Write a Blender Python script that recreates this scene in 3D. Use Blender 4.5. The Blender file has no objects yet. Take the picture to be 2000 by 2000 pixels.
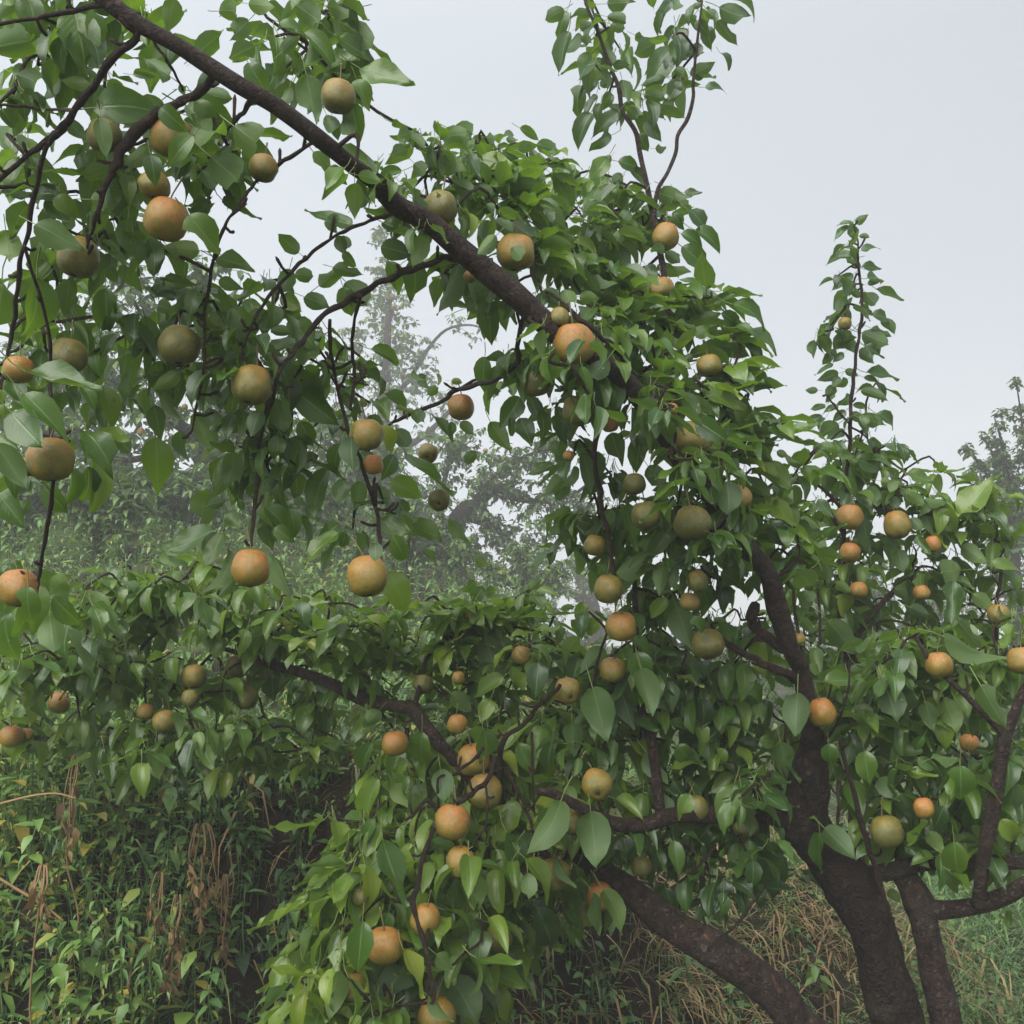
import bpy, math, random
import numpy as np
from mathutils import Vector, Matrix, noise

R = random.Random(7)
NR = np.random.RandomState(7)
SC = bpy.context.scene
COL = SC.collection
rad = math.radians

# ------------------------------------------------------------------ camera, sky, sun, exposure
CAM_Z, PITCH, F = 1.5, rad(7.0), 2000.0
cd = bpy.data.cameras.new('camera')
cd.sensor_width = 36.0
cd.lens = 36.0
cd.clip_start, cd.clip_end = 0.05, 500
cam = bpy.data.objects.new('camera', cd)
cam.location = (0, 0, CAM_Z)
cam.rotation_euler = (rad(90) + PITCH, 0, 0)
COL.objects.link(cam)
SC.camera = cam

SUN_EL, SUN_AZ = rad(44), rad(-150)         # soft light through cloud, from behind the camera on the left
w = bpy.data.worlds.new('World')
SC.world = w
w.use_nodes = True
nt = w.node_tree
nt.nodes.clear()
N = nt.nodes.new
out = N('ShaderNodeOutputWorld')
bg = N('ShaderNodeBackground')
sky = N('ShaderNodeTexSky')
sky.sky_type = 'NISHITA'
sky.sun_disc = False
sky.sun_elevation = SUN_EL
sky.sun_rotation = SUN_AZ
tc = N('ShaderNodeTexCoord')
sx = N('ShaderNodeSeparateXYZ')
rp = N('ShaderNodeValToRGB')
rp.color_ramp.elements[0].position = 0.0
rp.color_ramp.elements[0].color = (1.74, 1.83, 1.93, 1)
rp.color_ramp.elements[1].position = 1.0
rp.color_ramp.elements[1].color = (2.7, 2.85, 3.0, 1)
e_ = rp.color_ramp.elements.new(0.5)
e_.color = (1.77, 1.88, 2.0, 1)
mx = N('ShaderNodeMix')
mx.data_type = 'RGBA'
mx.inputs[0].default_value = 0.95
nt.links.new(tc.outputs['Generated'], sx.inputs[0])
nt.links.new(sx.outputs['Z'], rp.inputs[0])
nt.links.new(sky.outputs[0], mx.inputs[6])
nt.links.new(rp.outputs[0], mx.inputs[7])
# the cloud is a little brighter towards the left, evenly over the whole sky
az = N('ShaderNodeMath'); az.operation = 'MULTIPLY_ADD'
nt.links.new(sx.outputs['X'], az.inputs[0])
az.inputs[1].default_value = -0.24
az.inputs[2].default_value = 0.93
sc_ = N('ShaderNodeVectorMath'); sc_.operation = 'SCALE'
nt.links.new(mx.outputs[2], sc_.inputs[0])
nt.links.new(az.outputs[0], sc_.inputs['Scale'])
nt.links.new(sc_.outputs[0], bg.inputs[0])
bg.inputs[1].default_value = 0.1
nt.links.new(bg.outputs[0], out.inputs[0])

sd = bpy.data.lights.new('sun', 'SUN')
sd.energy = 1.5
sd.angle = rad(60)
sd.color = (1.0, 0.97, 0.92)
sun = bpy.data.objects.new('sun', sd)
sdir = Vector((math.cos(SUN_EL) * math.sin(SUN_AZ), math.cos(SUN_EL) * math.cos(SUN_AZ), math.sin(SUN_EL)))
sun.rotation_euler = sdir.to_track_quat('Z', 'Y').to_euler()
sun.location = (-4, -2, 9)
COL.objects.link(sun)

SC.view_settings.view_transform = 'Standard'
SC.view_settings.look = 'None'
SC.view_settings.gamma = 1.0
SC.view_settings.use_curve_mapping = False
SC.view_settings.exposure = 2.05
SC.render.engine = 'CYCLES'
cy = SC.cycles
cy.max_bounces = 6
cy.diffuse_bounces = 3
cy.glossy_bounces = 2
cy.transmission_bounces = 4
cy.volume_bounces = 1
cy.transparent_max_bounces = 8
cy.use_denoising = True
try:
    cy.denoiser = 'OPENIMAGEDENOISE'
except Exception:
    pass

CP, SP = math.cos(PITCH), math.sin(PITCH)


def P(px, py, d):
    """photograph position (2000 px frame) at a distance d along the view axis -> the point in the orchard"""
    x = (px - 1000.0) / F * d
    y = -(py - 1000.0) / F * d
    return Vector((x, d * CP - y * SP, CAM_Z + d * SP + y * CP))


def ss(a, b, x):
    t = min(1.0, max(0.0, (x - a) / (b - a)))
    return t * t * (3 - 2 * t)


def h(x, y):
    """height of the terraced ground"""
    H = 1.12 - 0.62 * ss(-0.1, 0.75, x) - 0.33 * ss(1.0, 2.2, x)
    y0 = 2.0 + 1.05 * ss(-1.5, -0.6, x) + 0.15 * ss(0, 1, x)
    wd = 2.0 - 1.4 * ss(-1.5, -0.6, x) + 1.1 * ss(0.0, 1.0, x)
    z = H * ss(y0, y0 + wd, y)
    yy = min(max(y - (y0 + wd), 0), 15)
    s = 0.23 - 0.15 * ss(-2.4, -0.2, x) - 0.03 * ss(0.5, 2.5, x)
    return z + s * yy


# ------------------------------------------------------------------ materials
def mat(name):
    m = bpy.data.materials.new(name)
    m.use_nodes = True
    t = m.node_tree
    t.nodes.clear()
    return m, t, t.nodes.new, t.links.new


def ramp(node, stops):
    cr = node.color_ramp
    while len(cr.elements) > 1:
        cr.elements.remove(cr.elements[-1])
    cr.elements[0].position = stops[0][0]
    cr.elements[0].color = (*stops[0][1], 1)
    for p, c in stops[1:]:
        e = cr.elements.new(p)
        e.color = (*c, 1)


def math_node(N, L, op, a, b=None, c=None):
    n = N('ShaderNodeMath')
    n.operation = op
    for i, v in enumerate((a, b, c)):
        if v is None:
            continue
        if isinstance(v, (int, float)):
            n.inputs[i].default_value = v
        else:
            L(v, n.inputs[i])
    return n.outputs[0]


def leaf_material(name, tops, under, rough=0.33, transl=0.44, veins=True, tcol=(0.22, 0.38, 0.018)):
    m, t, N, L = mat(name)
    o = N('ShaderNodeOutputMaterial')
    a1 = N('ShaderNodeAttribute'); a1.attribute_type = 'GEOMETRY'; a1.attribute_name = 'tone'
    a2 = N('ShaderNodeAttribute'); a2.attribute_type = 'OBJECT'; a2.attribute_name = 'tone'
    tone = math_node(N, L, 'ADD', a1.outputs['Fac'], a2.outputs['Fac'])
    no = N('ShaderNodeTexNoise'); no.inputs['Scale'].default_value = 26.0; no.inputs['Detail'].default_value = 3.0
    ge = N('ShaderNodeNewGeometry')
    L(ge.outputs['Position'], no.inputs['Vector'])
    nv = math_node(N, L, 'MULTIPLY_ADD', no.outputs['Fac'], 0.26, -0.13)
    tone2 = math_node(N, L, 'ADD', tone, nv)
    r1 = N('ShaderNodeValToRGB'); ramp(r1, tops); L(tone2, r1.inputs[0])
    base = r1.outputs[0]
    bump_src = None
    if veins:
        uv = N('ShaderNodeUVMap')
        sp = N('ShaderNodeSeparateXYZ'); L(uv.outputs[0], sp.inputs[0])
        u = math_node(N, L, 'ABSOLUTE', math_node(N, L, 'MULTIPLY_ADD', sp.outputs[0], 2.0, -1.0))
        mid = N('ShaderNodeMapRange'); mid.inputs[1].default_value = 0.025; mid.inputs[2].default_value = 0.085
        mid.inputs[3].default_value = 1.0; mid.inputs[4].default_value = 0.0; L(u, mid.inputs[0])
        ph = math_node(N, L, 'MULTIPLY_ADD', sp.outputs[1], 11.0, math_node(N, L, 'MULTIPLY', u, -3.6))
        fr = math_node(N, L, 'ABSOLUTE', math_node(N, L, 'MULTIPLY_ADD', math_node(N, L, 'FRACT', ph), 2.0, -1.0))
        sv = N('ShaderNodeMapRange'); sv.inputs[1].default_value = 0.80; sv.inputs[2].default_value = 1.0
        L(fr, sv.inputs[0])
        vein = math_node(N, L, 'MAXIMUM', math_node(N, L, 'MULTIPLY', mid.outputs[0], 0.75), math_node(N, L, 'MULTIPLY', sv.outputs[0], 0.22))
        vm = N('ShaderNodeMix'); vm.data_type = 'RGBA'
        L(vein, vm.inputs[0]); L(base, vm.inputs[6]); vm.inputs[7].default_value = (0.17, 0.27, 0.09, 1)
        base = vm.outputs[2]
        bump_src = vein
    # brown blemishes here and there
    n2 = N('ShaderNodeTexNoise'); n2.inputs['Scale'].default_value = 70.0; L(ge.outputs['Position'], n2.inputs['Vector'])
    sm = N('ShaderNodeMapRange'); sm.inputs[1].default_value = 0.67; sm.inputs[2].default_value = 0.73; L(n2.outputs['Fac'], sm.inputs[0])
    bm = N('ShaderNodeMix'); bm.data_type = 'RGBA'
    L(math_node(N, L, 'MULTIPLY', sm.outputs[0], 0.6), bm.inputs[0]); L(base, bm.inputs[6]); bm.inputs[7].default_value = (0.09, 0.055, 0.02, 1)
    base = bm.outputs[2]
    um = N('ShaderNodeMix'); um.data_type = 'RGBA'
    L(ge.outputs['Backfacing'], um.inputs[0]); L(base, um.inputs[6])
    u2 = N('ShaderNodeMix'); u2.data_type = 'RGBA'; u2.inputs[0].default_value = 0.45
    L(base, u2.inputs[6]); u2.inputs[7].default_value = (*under, 1)
    L(u2.outputs[2], um.inputs[7])
    b = N('ShaderNodeBsdfPrincipled')
    L(um.outputs[2], b.inputs['Base Color'])
    rm = math_node(N, L, 'MULTIPLY_ADD', ge.outputs['Backfacing'], 0.25, rough)
    rm = math_node(N, L, 'ADD', rm, math_node(N, L, 'MULTIPLY', nv, 0.8))
    L(rm, b.inputs['Roughness'])
    b.inputs['Specular IOR Level'].default_value = 0.75
    if bump_src is not None:
        bp = N('ShaderNodeBump'); bp.inputs['Strength'].default_value = 0.35; bp.inputs['Distance'].default_value = 0.002
        L(math_node(N, L, 'ADD', bump_src, math_node(N, L, 'MULTIPLY', no.outputs['Fac'], 1.2)), bp.inputs['Height']); bp.invert = True
        L(bp.outputs[0], b.inputs['Normal'])
    tr = N('ShaderNodeBsdfTranslucent')
    tm = N('ShaderNodeMix'); tm.data_type = 'RGBA'; tm.inputs[0].default_value = 0.5
    L(base, tm.inputs[6]); tm.inputs[7].default_value = (*tcol, 1)
    L(tm.outputs[2], tr.inputs[0])
    ms = N('ShaderNodeMixShader'); ms.inputs[0].default_value = transl
    L(b.outputs[0], ms.inputs[1]); L(tr.outputs[0], ms.inputs[2])
    L(ms.outputs[0], o.inputs[0])
    return m


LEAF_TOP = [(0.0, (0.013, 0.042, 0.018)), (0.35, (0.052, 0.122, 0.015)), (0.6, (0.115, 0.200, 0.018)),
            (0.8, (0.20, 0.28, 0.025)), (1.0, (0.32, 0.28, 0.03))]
M_LEAF = leaf_material('pear_leaf', LEAF_TOP, (0.11, 0.175, 0.075))
M_FARLEAF = leaf_material('distant_leaf', LEAF_TOP, (0.10, 0.16, 0.085), 0.5, 0.25, False)
WEED_TOP = [(0.0, (0.018, 0.048, 0.016)), (0.35, (0.05, 0.125, 0.028)), (0.6, (0.11, 0.22, 0.04)),
            (0.8, (0.16, 0.26, 0.045)), (1.0, (0.33, 0.25, 0.04))]
M_WEED = leaf_material('weed_leaf', WEED_TOP, (0.13, 0.21, 0.12), 0.5, 0.25, False)
STRAW = [(0.0, (0.08, 0.048, 0.022)), (0.4, (0.24, 0.145, 0.058)), (0.75, (0.36, 0.25, 0.10)), (1.0, (0.38, 0.29, 0.13))]
M_STRAW = leaf_material('dry_stem', STRAW, (0.25, 0.17, 0.08), 0.75, 0.15, False, (0.25, 0.15, 0.05))
GRASS = [(0.0, (0.035, 0.085, 0.022)), (0.4, (0.075, 0.17, 0.045)), (0.7, (0.15, 0.24, 0.06)), (1.0, (0.30, 0.26, 0.10))]
M_GRASS = leaf_material('grass_blade', GRASS, (0.12, 0.2, 0.08), 0.55, 0.25, False)


def bark_material(name, dark, light, scale=38.0):
    m, t, N, L = mat(name)
    o = N('ShaderNodeOutputMaterial'); b = N('ShaderNodeBsdfPrincipled')
    ge = N('ShaderNodeNewGeometry')
    no = N('ShaderNodeTexNoise'); no.inputs['Scale'].default_value = scale; no.inputs['Detail'].default_value = 6; no.inputs['Roughness'].default_value = 0.65
    L(ge.outputs['Position'], no.inputs['Vector'])
    r = N('ShaderNodeValToRGB'); ramp(r, [(0.3, dark), (0.55, tuple((a + c) / 2 for a, c in zip(dark, light))), (0.75, light)])
    L(no.outputs['Fac'], r.inputs[0])
    n2 = N('ShaderNodeTexNoise'); n2.inputs['Scale'].default_value = 9.0; n2.inputs['Detail'].default_value = 5
    L(ge.outputs['Position'], n2.inputs['Vector'])
    lm = N('ShaderNodeMapRange'); lm.inputs[1].default_value = 0.60; lm.inputs[2].default_value = 0.70; L(n2.outputs['Fac'], lm.inputs[0])
    mxx = N('ShaderNodeMix'); mxx.data_type = 'RGBA'
    L(math_node(N, L, 'MULTIPLY', lm.outputs[0], 0.55), mxx.inputs[0]); L(r.outputs[0], mxx.inputs[6]); mxx.inputs[7].default_value = (0.085, 0.075, 0.06, 1)
    n4 = N('ShaderNodeTexNoise'); n4.inputs['Scale'].default_value = 21.0; n4.inputs['Detail'].default_value = 7; n4.inputs['Roughness'].default_value = 0.7
    L(ge.outputs['Position'], n4.inputs['Vector'])
    m4 = N('ShaderNodeMapRange'); m4.inputs[1].default_value = 0.57; m4.inputs[2].default_value = 0.64; m4.inputs[4].default_value = 0.75; L(n4.outputs['Fac'], m4.inputs[0])
    x4 = N('ShaderNodeMix'); x4.data_type = 'RGBA'; L(m4.outputs[0], x4.inputs[0]); L(mxx.outputs[2], x4.inputs[6]); x4.inputs[7].default_value = (light[0] * 1.5, light[1] * 1.25, light[2] * 1.1, 1)
    L(x4.outputs[2], b.inputs['Base Color'])
    vo = N('ShaderNodeTexVoronoi'); vo.feature = 'DISTANCE_TO_EDGE'; vo.inputs['Scale'].default_value = scale * 1.3
    wn = N('ShaderNodeMix'); wn.data_type = 'VECTOR'; wn.inputs[0].default_value = 0.04
    L(ge.outputs['Position'], wn.inputs[4]); L(no.outputs['Color'], wn.inputs[5]); L(wn.outputs[1], vo.inputs['Vector'])
    vm = N('ShaderNodeMapRange'); vm.inputs[2].default_value = 0.25; L(vo.outputs['Distance'], vm.inputs[0])
    hh = math_node(N, L, 'ADD', math_node(N, L, 'ADD', math_node(N, L, 'MULTIPLY', vm.outputs[0], 0.6), no.outputs['Fac']), math_node(N, L, 'MULTIPLY', m4.outputs[0], 0.7))
    bp = N('ShaderNodeBump'); bp.inputs['Strength'].default_value = 1.0; bp.inputs['Distance'].default_value = 0.012
    L(hh, bp.inputs['Height']); L(bp.outputs[0], b.inputs['Normal'])
    b.inputs['Roughness'].default_value = 0.62
    b.inputs['Specular IOR Level'].default_value = 0.2
    L(b.outputs[0], o.inputs[0])
    return m


M_BARK = bark_material('pear_bark', (0.006, 0.0045, 0.004), (0.038, 0.025, 0.020))
M_TWIG = bark_material('twig_bark', (0.028, 0.018, 0.014), (0.095, 0.060, 0.046), 90)
M_LIMB = bark_material('limb_bark', (0.014, 0.0095, 0.008), (0.095, 0.064, 0.052), 52)


def pear_material():
    m, t, N, L = mat('russet_pear_skin')
    o = N('ShaderNodeOutputMaterial'); b = N('ShaderNodeBsdfPrincipled')
    at = N('ShaderNodeAttribute'); at.attribute_type = 'OBJECT'; at.attribute_name = 'ripe'
    tc = N('ShaderNodeTexCoord')
    sp = N('ShaderNodeSeparateXYZ'); L(tc.outputs['Object'], sp.inputs[0])
    no = N('ShaderNodeTexNoise'); no.inputs['Scale'].default_value = 2.2; no.inputs['Detail'].default_value = 7; no.inputs['Roughness'].default_value = 0.68
    oi = N('ShaderNodeObjectInfo')
    av = N('ShaderNodeVectorMath'); av.operation = 'ADD'
    L(tc.outputs['Object'], av.inputs[0])
    cx = N('ShaderNodeCombineXYZ'); L(math_node(N, L, 'MULTIPLY', oi.outputs['Random'], 40.0), cx.inputs[0]); L(cx.outputs[0], av.inputs[1])
    L(av.outputs[0], no.inputs['Vector'])
    # local top (shoulder) is russet, the foot stays olive: skin colour of the fruit itself
    k = math_node(N, L, 'MULTIPLY_ADD', sp.outputs[2], 0.30, at.outputs['Fac'])
    k = math_node(N, L, 'ADD', k, math_node(N, L, 'MULTIPLY_ADD', no.outputs['Fac'], 1.5, -0.80))
    r = N('ShaderNodeValToRGB')
    ramp(r, [(0.0, (0.075, 0.092, 0.016)), (0.3, (0.17, 0.15, 0.022)), (0.55, (0.26, 0.150, 0.020)), (0.8, (0.36, 0.145, 0.024)), (1.0, (0.40, 0.12, 0.026))])
    L(k, r.inputs[0])
    vo = N('ShaderNodeTexVoronoi'); vo.inputs['Scale'].default_value = 16.0; L(av.outputs[0], vo.inputs['Vector'])
    ds = N('ShaderNodeMapRange'); ds.inputs[1].default_value = 0.12; ds.inputs[2].default_value = 0.2; ds.inputs[3].default_value = 0.65; ds.inputs[4].default_value = 0.0
    L(vo.outputs['Distance'], ds.inputs[0])
    mm = N('ShaderNodeMix'); mm.data_type = 'RGBA'; L(ds.outputs[0], mm.inputs[0]); L(r.outputs[0], mm.inputs[6]); mm.inputs[7].default_value = (0.42, 0.30, 0.14, 1)
    n5 = N('ShaderNodeTexNoise'); n5.inputs['Scale'].default_value = 5.5; n5.inputs['Detail'].default_value = 8; n5.inputs['Roughness'].default_value = 0.75; L(av.outputs[0], n5.inputs['Vector'])
    p5 = N('ShaderNodeMapRange'); p5.inputs[1].default_value = 0.47; p5.inputs[2].default_value = 0.60; p5.inputs[4].default_value = 0.72; L(n5.outputs['Fac'], p5.inputs[0])
    m5 = N('ShaderNodeMix'); m5.data_type = 'RGBA'; L(p5.outputs[0], m5.inputs[0]); L(mm.outputs[2], m5.inputs[6]); m5.inputs[7].default_value = (0.17, 0.105, 0.035, 1)
    L(m5.outputs[2], b.inputs['Base Color'])
    b.inputs['Roughness'].default_value = 0.36
    b.inputs['Subsurface Weight'].default_value = 0.0
    n3 = N('ShaderNodeTexNoise'); n3.inputs['Scale'].default_value = 30.0; L(av.outputs[0], n3.inputs['Vector'])
    bp = N('ShaderNodeBump'); bp.inputs['Strength'].default_value = 0.25; bp.inputs['Distance'].default_value = 0.02
    L(n3.outputs['Fac'], bp.inputs['Height']); L(bp.outputs[0], b.inputs['Normal'])
    L(b.outputs[0], o.inputs[0])
    return m


M_PEAR = pear_material()


def plain(name, c, rough=0.6, spec=0.5, alpha=None):
    m, t, N, L = mat(name)
    o = N('ShaderNodeOutputMaterial'); b = N('ShaderNodeBsdfPrincipled')
    no = N('ShaderNodeTexNoise'); no.inputs['Scale'].default_value = 60
    ge = N('ShaderNodeNewGeometry'); L(ge.outputs['Position'], no.inputs['Vector'])
    r = N('ShaderNodeValToRGB'); ramp(r, [(0.3, tuple(v * 0.75 for v in c)), (0.7, tuple(min(1, v * 1.2) for v in c))])
    L(no.outputs['Fac'], r.inputs[0]); L(r.outputs[0], b.inputs['Base Color'])
    b.inputs['Roughness'].default_value = rough
    b.inputs['Specular IOR Level'].default_value = spec
    L(b.outputs[0], o.inputs[0])
    return m


M_PETIOLE = plain('leaf_stalk', (0.14, 0.19, 0.05), 0.5)
M_STALK = plain('fruit_stalk', (0.10, 0.085, 0.035), 0.6)
M_CALYX = plain('dry_calyx', (0.035, 0.027, 0.014), 0.8)
mw_, t_, N_, L_ = mat('water_drop')
o_ = N_('ShaderNodeOutputMaterial'); g_ = N_('ShaderNodeBsdfPrincipled')
g_.inputs['Base Color'].default_value = (0.8, 0.8, 0.75, 1); g_.inputs['Roughness'].default_value = 0.05
g_.inputs['Transmission Weight'].default_value = 0.75; g_.inputs['IOR'].default_value = 1.33
L_(g_.outputs[0], o_.inputs[0])
M_DROP = mw_

m_, t_, N_, L_ = mat('orchard_soil')
o_ = N_('ShaderNodeOutputMaterial'); b_ = N_('ShaderNodeBsdfPrincipled')
ge_ = N_('ShaderNodeNewGeometry')
n1 = N_('ShaderNodeTexNoise'); n1.inputs['Scale'].default_value = 14; n1.inputs['Detail'].default_value = 8; L_(ge_.outputs['Position'], n1.inputs['Vector'])
r_ = N_('ShaderNodeValToRGB'); ramp(r_, [(0.3, (0.008, 0.006, 0.004)), (0.55, (0.022, 0.014, 0.009)), (0.75, (0.055, 0.034, 0.02))])
L_(n1.outputs['Fac'], r_.inputs[0])
n2 = N_('ShaderNodeTexNoise'); n2.inputs['Scale'].default_value = 1.3; n2.inputs['Detail'].default_value = 4; L_(ge_.outputs['Position'], n2.inputs['Vector'])
mr = N_('ShaderNodeMapRange'); mr.inputs[1].default_value = 0.40; mr.inputs[2].default_value = 0.62; L_(n2.outputs['Fac'], mr.inputs[0])
sz = N_('ShaderNodeSeparateXYZ'); L_(ge_.outputs['Normal'], sz.inputs[0])
fl = N_('ShaderNodeMapRange'); fl.inputs[1].default_value = 0.75; fl.inputs[2].default_value = 0.95; L_(sz.outputs[2], fl.inputs[0])
mg = N_('ShaderNodeMix'); mg.data_type = 'RGBA'
L_(math_node(N_, L_, 'MULTIPLY', mr.outputs[0], fl.outputs[0]), mg.inputs[0]); L_(r_.outputs[0], mg.inputs[6]); mg.inputs[7].default_value = (0.055, 0.085, 0.025, 1)
L_(mg.outputs[2], b_.inputs['Base Color']); b_.inputs['Roughness'].default_value = 0.9; b_.inputs['Specular IOR Level'].default_value = 0.15
bp_ = N_('ShaderNodeBump'); bp_.inputs['Distance'].default_value = 0.04; L_(n1.outputs['Fac'], bp_.inputs['Height']); L_(bp_.outputs[0], b_.inputs['Normal'])
L_(b_.outputs[0], o_.inputs[0])
M_SOIL = m_


# ------------------------------------------------------------------ mesh helpers
def mesh_from(name, V, Fc, mats, uv=None, tone=None, mi=None, smooth=True):
    """V (n,3), Fc (m,3) triangles -> a mesh"""
    V = np.asarray(V, dtype=np.float32); Fc = np.asarray(Fc, dtype=np.int32)
    me = bpy.data.meshes.new(name)
    me.vertices.add(len(V)); me.vertices.foreach_set('co', V.ravel())
    me.loops.add(Fc.size); me.loops.foreach_set('vertex_index', Fc.ravel())
    me.polygons.add(len(Fc))
    me.polygons.foreach_set('loop_start', np.arange(0, Fc.size, 3, dtype=np.int32))
    try:
        me.polygons.foreach_set('loop_total', np.full(len(Fc), 3, dtype=np.int32))
    except Exception:
        pass
    if mi is not None:
        me.polygons.foreach_set('material_index', np.asarray(mi, dtype=np.int32))
    me.polygons.foreach_set('use_smooth', np.full(len(Fc), bool(smooth)))
    if uv is not None:
        l = me.uv_layers.new(name='UVMap')
        l.data.foreach_set('uv', np.asarray(uv, dtype=np.float32)[Fc.ravel()].ravel())
    if tone is not None:
        a = me.attributes.new('tone', 'FLOAT', 'POINT')
        a.data.foreach_set('value', np.asarray(tone, dtype=np.float32))
    for m in mats:
        me.materials.append(m)
    me.update(calc_edges=True)
    me.validate()
    return me


def link(name, data, parent=None, loc=None):
    o = bpy.data.objects.new(name, data)
    COL.objects.link(o)
    if parent is not None:
        o.parent = parent
        o.location = -parent.location
    if loc is not None:
        o.location = loc
    return o


def tag(o, label=None, cat=None, group=None, kind=None):
    if label: o['label'] = label
    if cat: o['category'] = cat
    if group: o['group'] = group
    if kind: o['kind'] = kind
    return o


def empty(name, loc, label, cat, group=None):
    o = bpy.data.objects.new(name, None)
    o.empty_display_size = 0.1
    COL.objects.link(o)
    o.location = loc
    return tag(o, label, cat, group)


def leaf_arrays(rng, fold, curl, twist=0.0, wave=0.02, torn=0, petiole=0.38, shape=None, petr=0.011):
    """a leaf of length 1 along +Y, upper side +Z, with its stalk behind the base; material 0 blade, 1 stalk"""
    prof = shape or [(0, .05), (.05, .145), (.16, .245), (.34, .285), (.54, .25), (.72, .165), (.86, .078), (.95, .025), (1.0, .003)]
    V, UV, Fc, MI = [], [], [], []
    us = (-1, -.5, 0, .5, 1)
    for i, (t, wd) in enumerate(prof):
        ang = curl * t
        y = math.sin(ang) / curl if abs(curl) > 1e-3 else t
        z = -(1 - math.cos(ang)) / curl if abs(curl) > 1e-3 else 0
        tw = twist * t
        for u in us:
            ww = wd
            if torn == 1 and u > 0.2 and 3 <= i <= 4: ww *= 0.45
            if torn == 2 and u < -0.2 and i >= 5: ww *= 0.3
            jit = 1 + rng.uniform(-.06, .06) if abs(u) == 1 else 1
            x = u * ww * jit * math.cos(fold * abs(u))
            zz = abs(u) * ww * math.sin(fold) + wave * math.sin(t * 9 + u * 2.2 + rng.random() * .6) * abs(u)
            x2 = x * math.cos(tw) - zz * math.sin(tw)
            z2 = x * math.sin(tw) + zz * math.cos(tw)
            V.append((x2, y + z2 * math.sin(ang) * .6, z + z2 * math.cos(ang)))
            UV.append((.5 + u / 2, t))
    n = len(us)
    rows = len(prof)
    if torn == 3:
        rows -= 2
    for i in range(rows - 1):
        for j in range(n - 1):
            a = i * n + j
            Fc += [(a, a + 1, a + n + 1), (a, a + n + 1, a + n)]
            MI += [0, 0]
    if petiole:
        b = len(V)
        pts = [(0, 0.01, -0.004), (0, -petiole * .5, .03 * petiole * 3), (0, -petiole, .12 * petiole * 3)]
        for k, (x, y, z) in enumerate(pts):
            r = petr * (1 + .15 * k)
            for a in (0, 2.094, 4.189):
                V.append((x + r * math.cos(a), y, z + r * math.sin(a)))
                UV.append((.5, 0))
        for k in range(2):
            for j in range(3):
                a0, a1 = b + k * 3 + j, b + k * 3 + (j + 1) % 3
                Fc += [(a0, a0 + 3, a1 + 3), (a0, a1 + 3, a1)]
                MI += [1, 1]
    return np.array(V), np.array(Fc), np.array(UV), np.array(MI)


LR = random.Random(3)
NEAR = []
for i in range(16):
    NEAR.append(leaf_arrays(LR, LR.choice((.2, .35, .5, .7)), LR.choice((-.4, .3, .6, .9, 1.3)), LR.uniform(-.8, .8), LR.choice((.02, .04, .065)), (0, 0, 0, 1, 0, 0, 2, 0, 0, 3, 0, 0, 1, 0, 2, 0)[i]))
LOWP = [(0, .06), (.3, .33), (.65, .23), (1, .01)]


def low_leaf(fold, curl, prof=LOWP):
    V, UV, Fc = [], [], []
    for t, wd in prof:
        ang = curl * t
        y = math.sin(ang) / curl; z = -(1 - math.cos(ang)) / curl
        for u in (-1, 0, 1):
            V.append((u * wd * math.cos(fold), y, z + abs(u) * wd * math.sin(fold))); UV.append((.5 + u / 2, t))
    for i in range(len(prof) - 1):
        for j in range(2):
            a = i * 3 + j
            Fc += [(a, a + 1, a + 4), (a, a + 4, a + 3)]
    return np.array(V), np.array(Fc), np.array(UV), np.zeros(len(Fc), int)


FARL = [low_leaf(f, c) for f in (.2, .5) for c in (.3, .9)]
LANCE = [low_leaf(f, c, [(0, .03), (.3, .15), (.65, .10), (1, .005)]) for f in (.2, .5) for c in (.5, 1.3)]
OVATE = [low_leaf(f, c, [(0, .05), (.25, .27), (.6, .2), (1, .01)]) for f in (.15, .4) for c in (.4, 1.0)]
NEAR_ME = [mesh_from('leaf_blade', a[0], a[1], [M_LEAF, M_PETIOLE], a[2], None, a[3]) for a in NEAR]
FAR_ME = [mesh_from('small_leaf', a[0], a[1], [M_FARLEAF], a[2]) for a in FARL]
LANCE_ME = [mesh_from('lance_leaf', a[0], a[1], [M_WEED], a[2]) for a in LANCE]
OVATE_ME = [mesh_from('ovate_leaf', a[0], a[1], [M_WEED], a[2]) for a in OVATE]
DRY_ME = [mesh_from('withered_leaf', a[0], a[1], [M_STRAW], a[2]) for a in LANCE]


def frame(o, ydir, nrm, L, wr=1.0):
    y = ydir.normalized()
    n = nrm - y * nrm.dot(y)
    if n.length < 1e-4:
        n = Vector((y.y, -y.x, .1)); n -= y * n.dot(y)
    n.normalize()
    x = y.cross(n)
    M = Matrix.Identity(4)
    for i in range(3):
        M[i][0] = x[i] * L * wr; M[i][1] = y[i] * L; M[i][2] = n[i] * L; M[i][3] = o[i]
    return M


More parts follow.
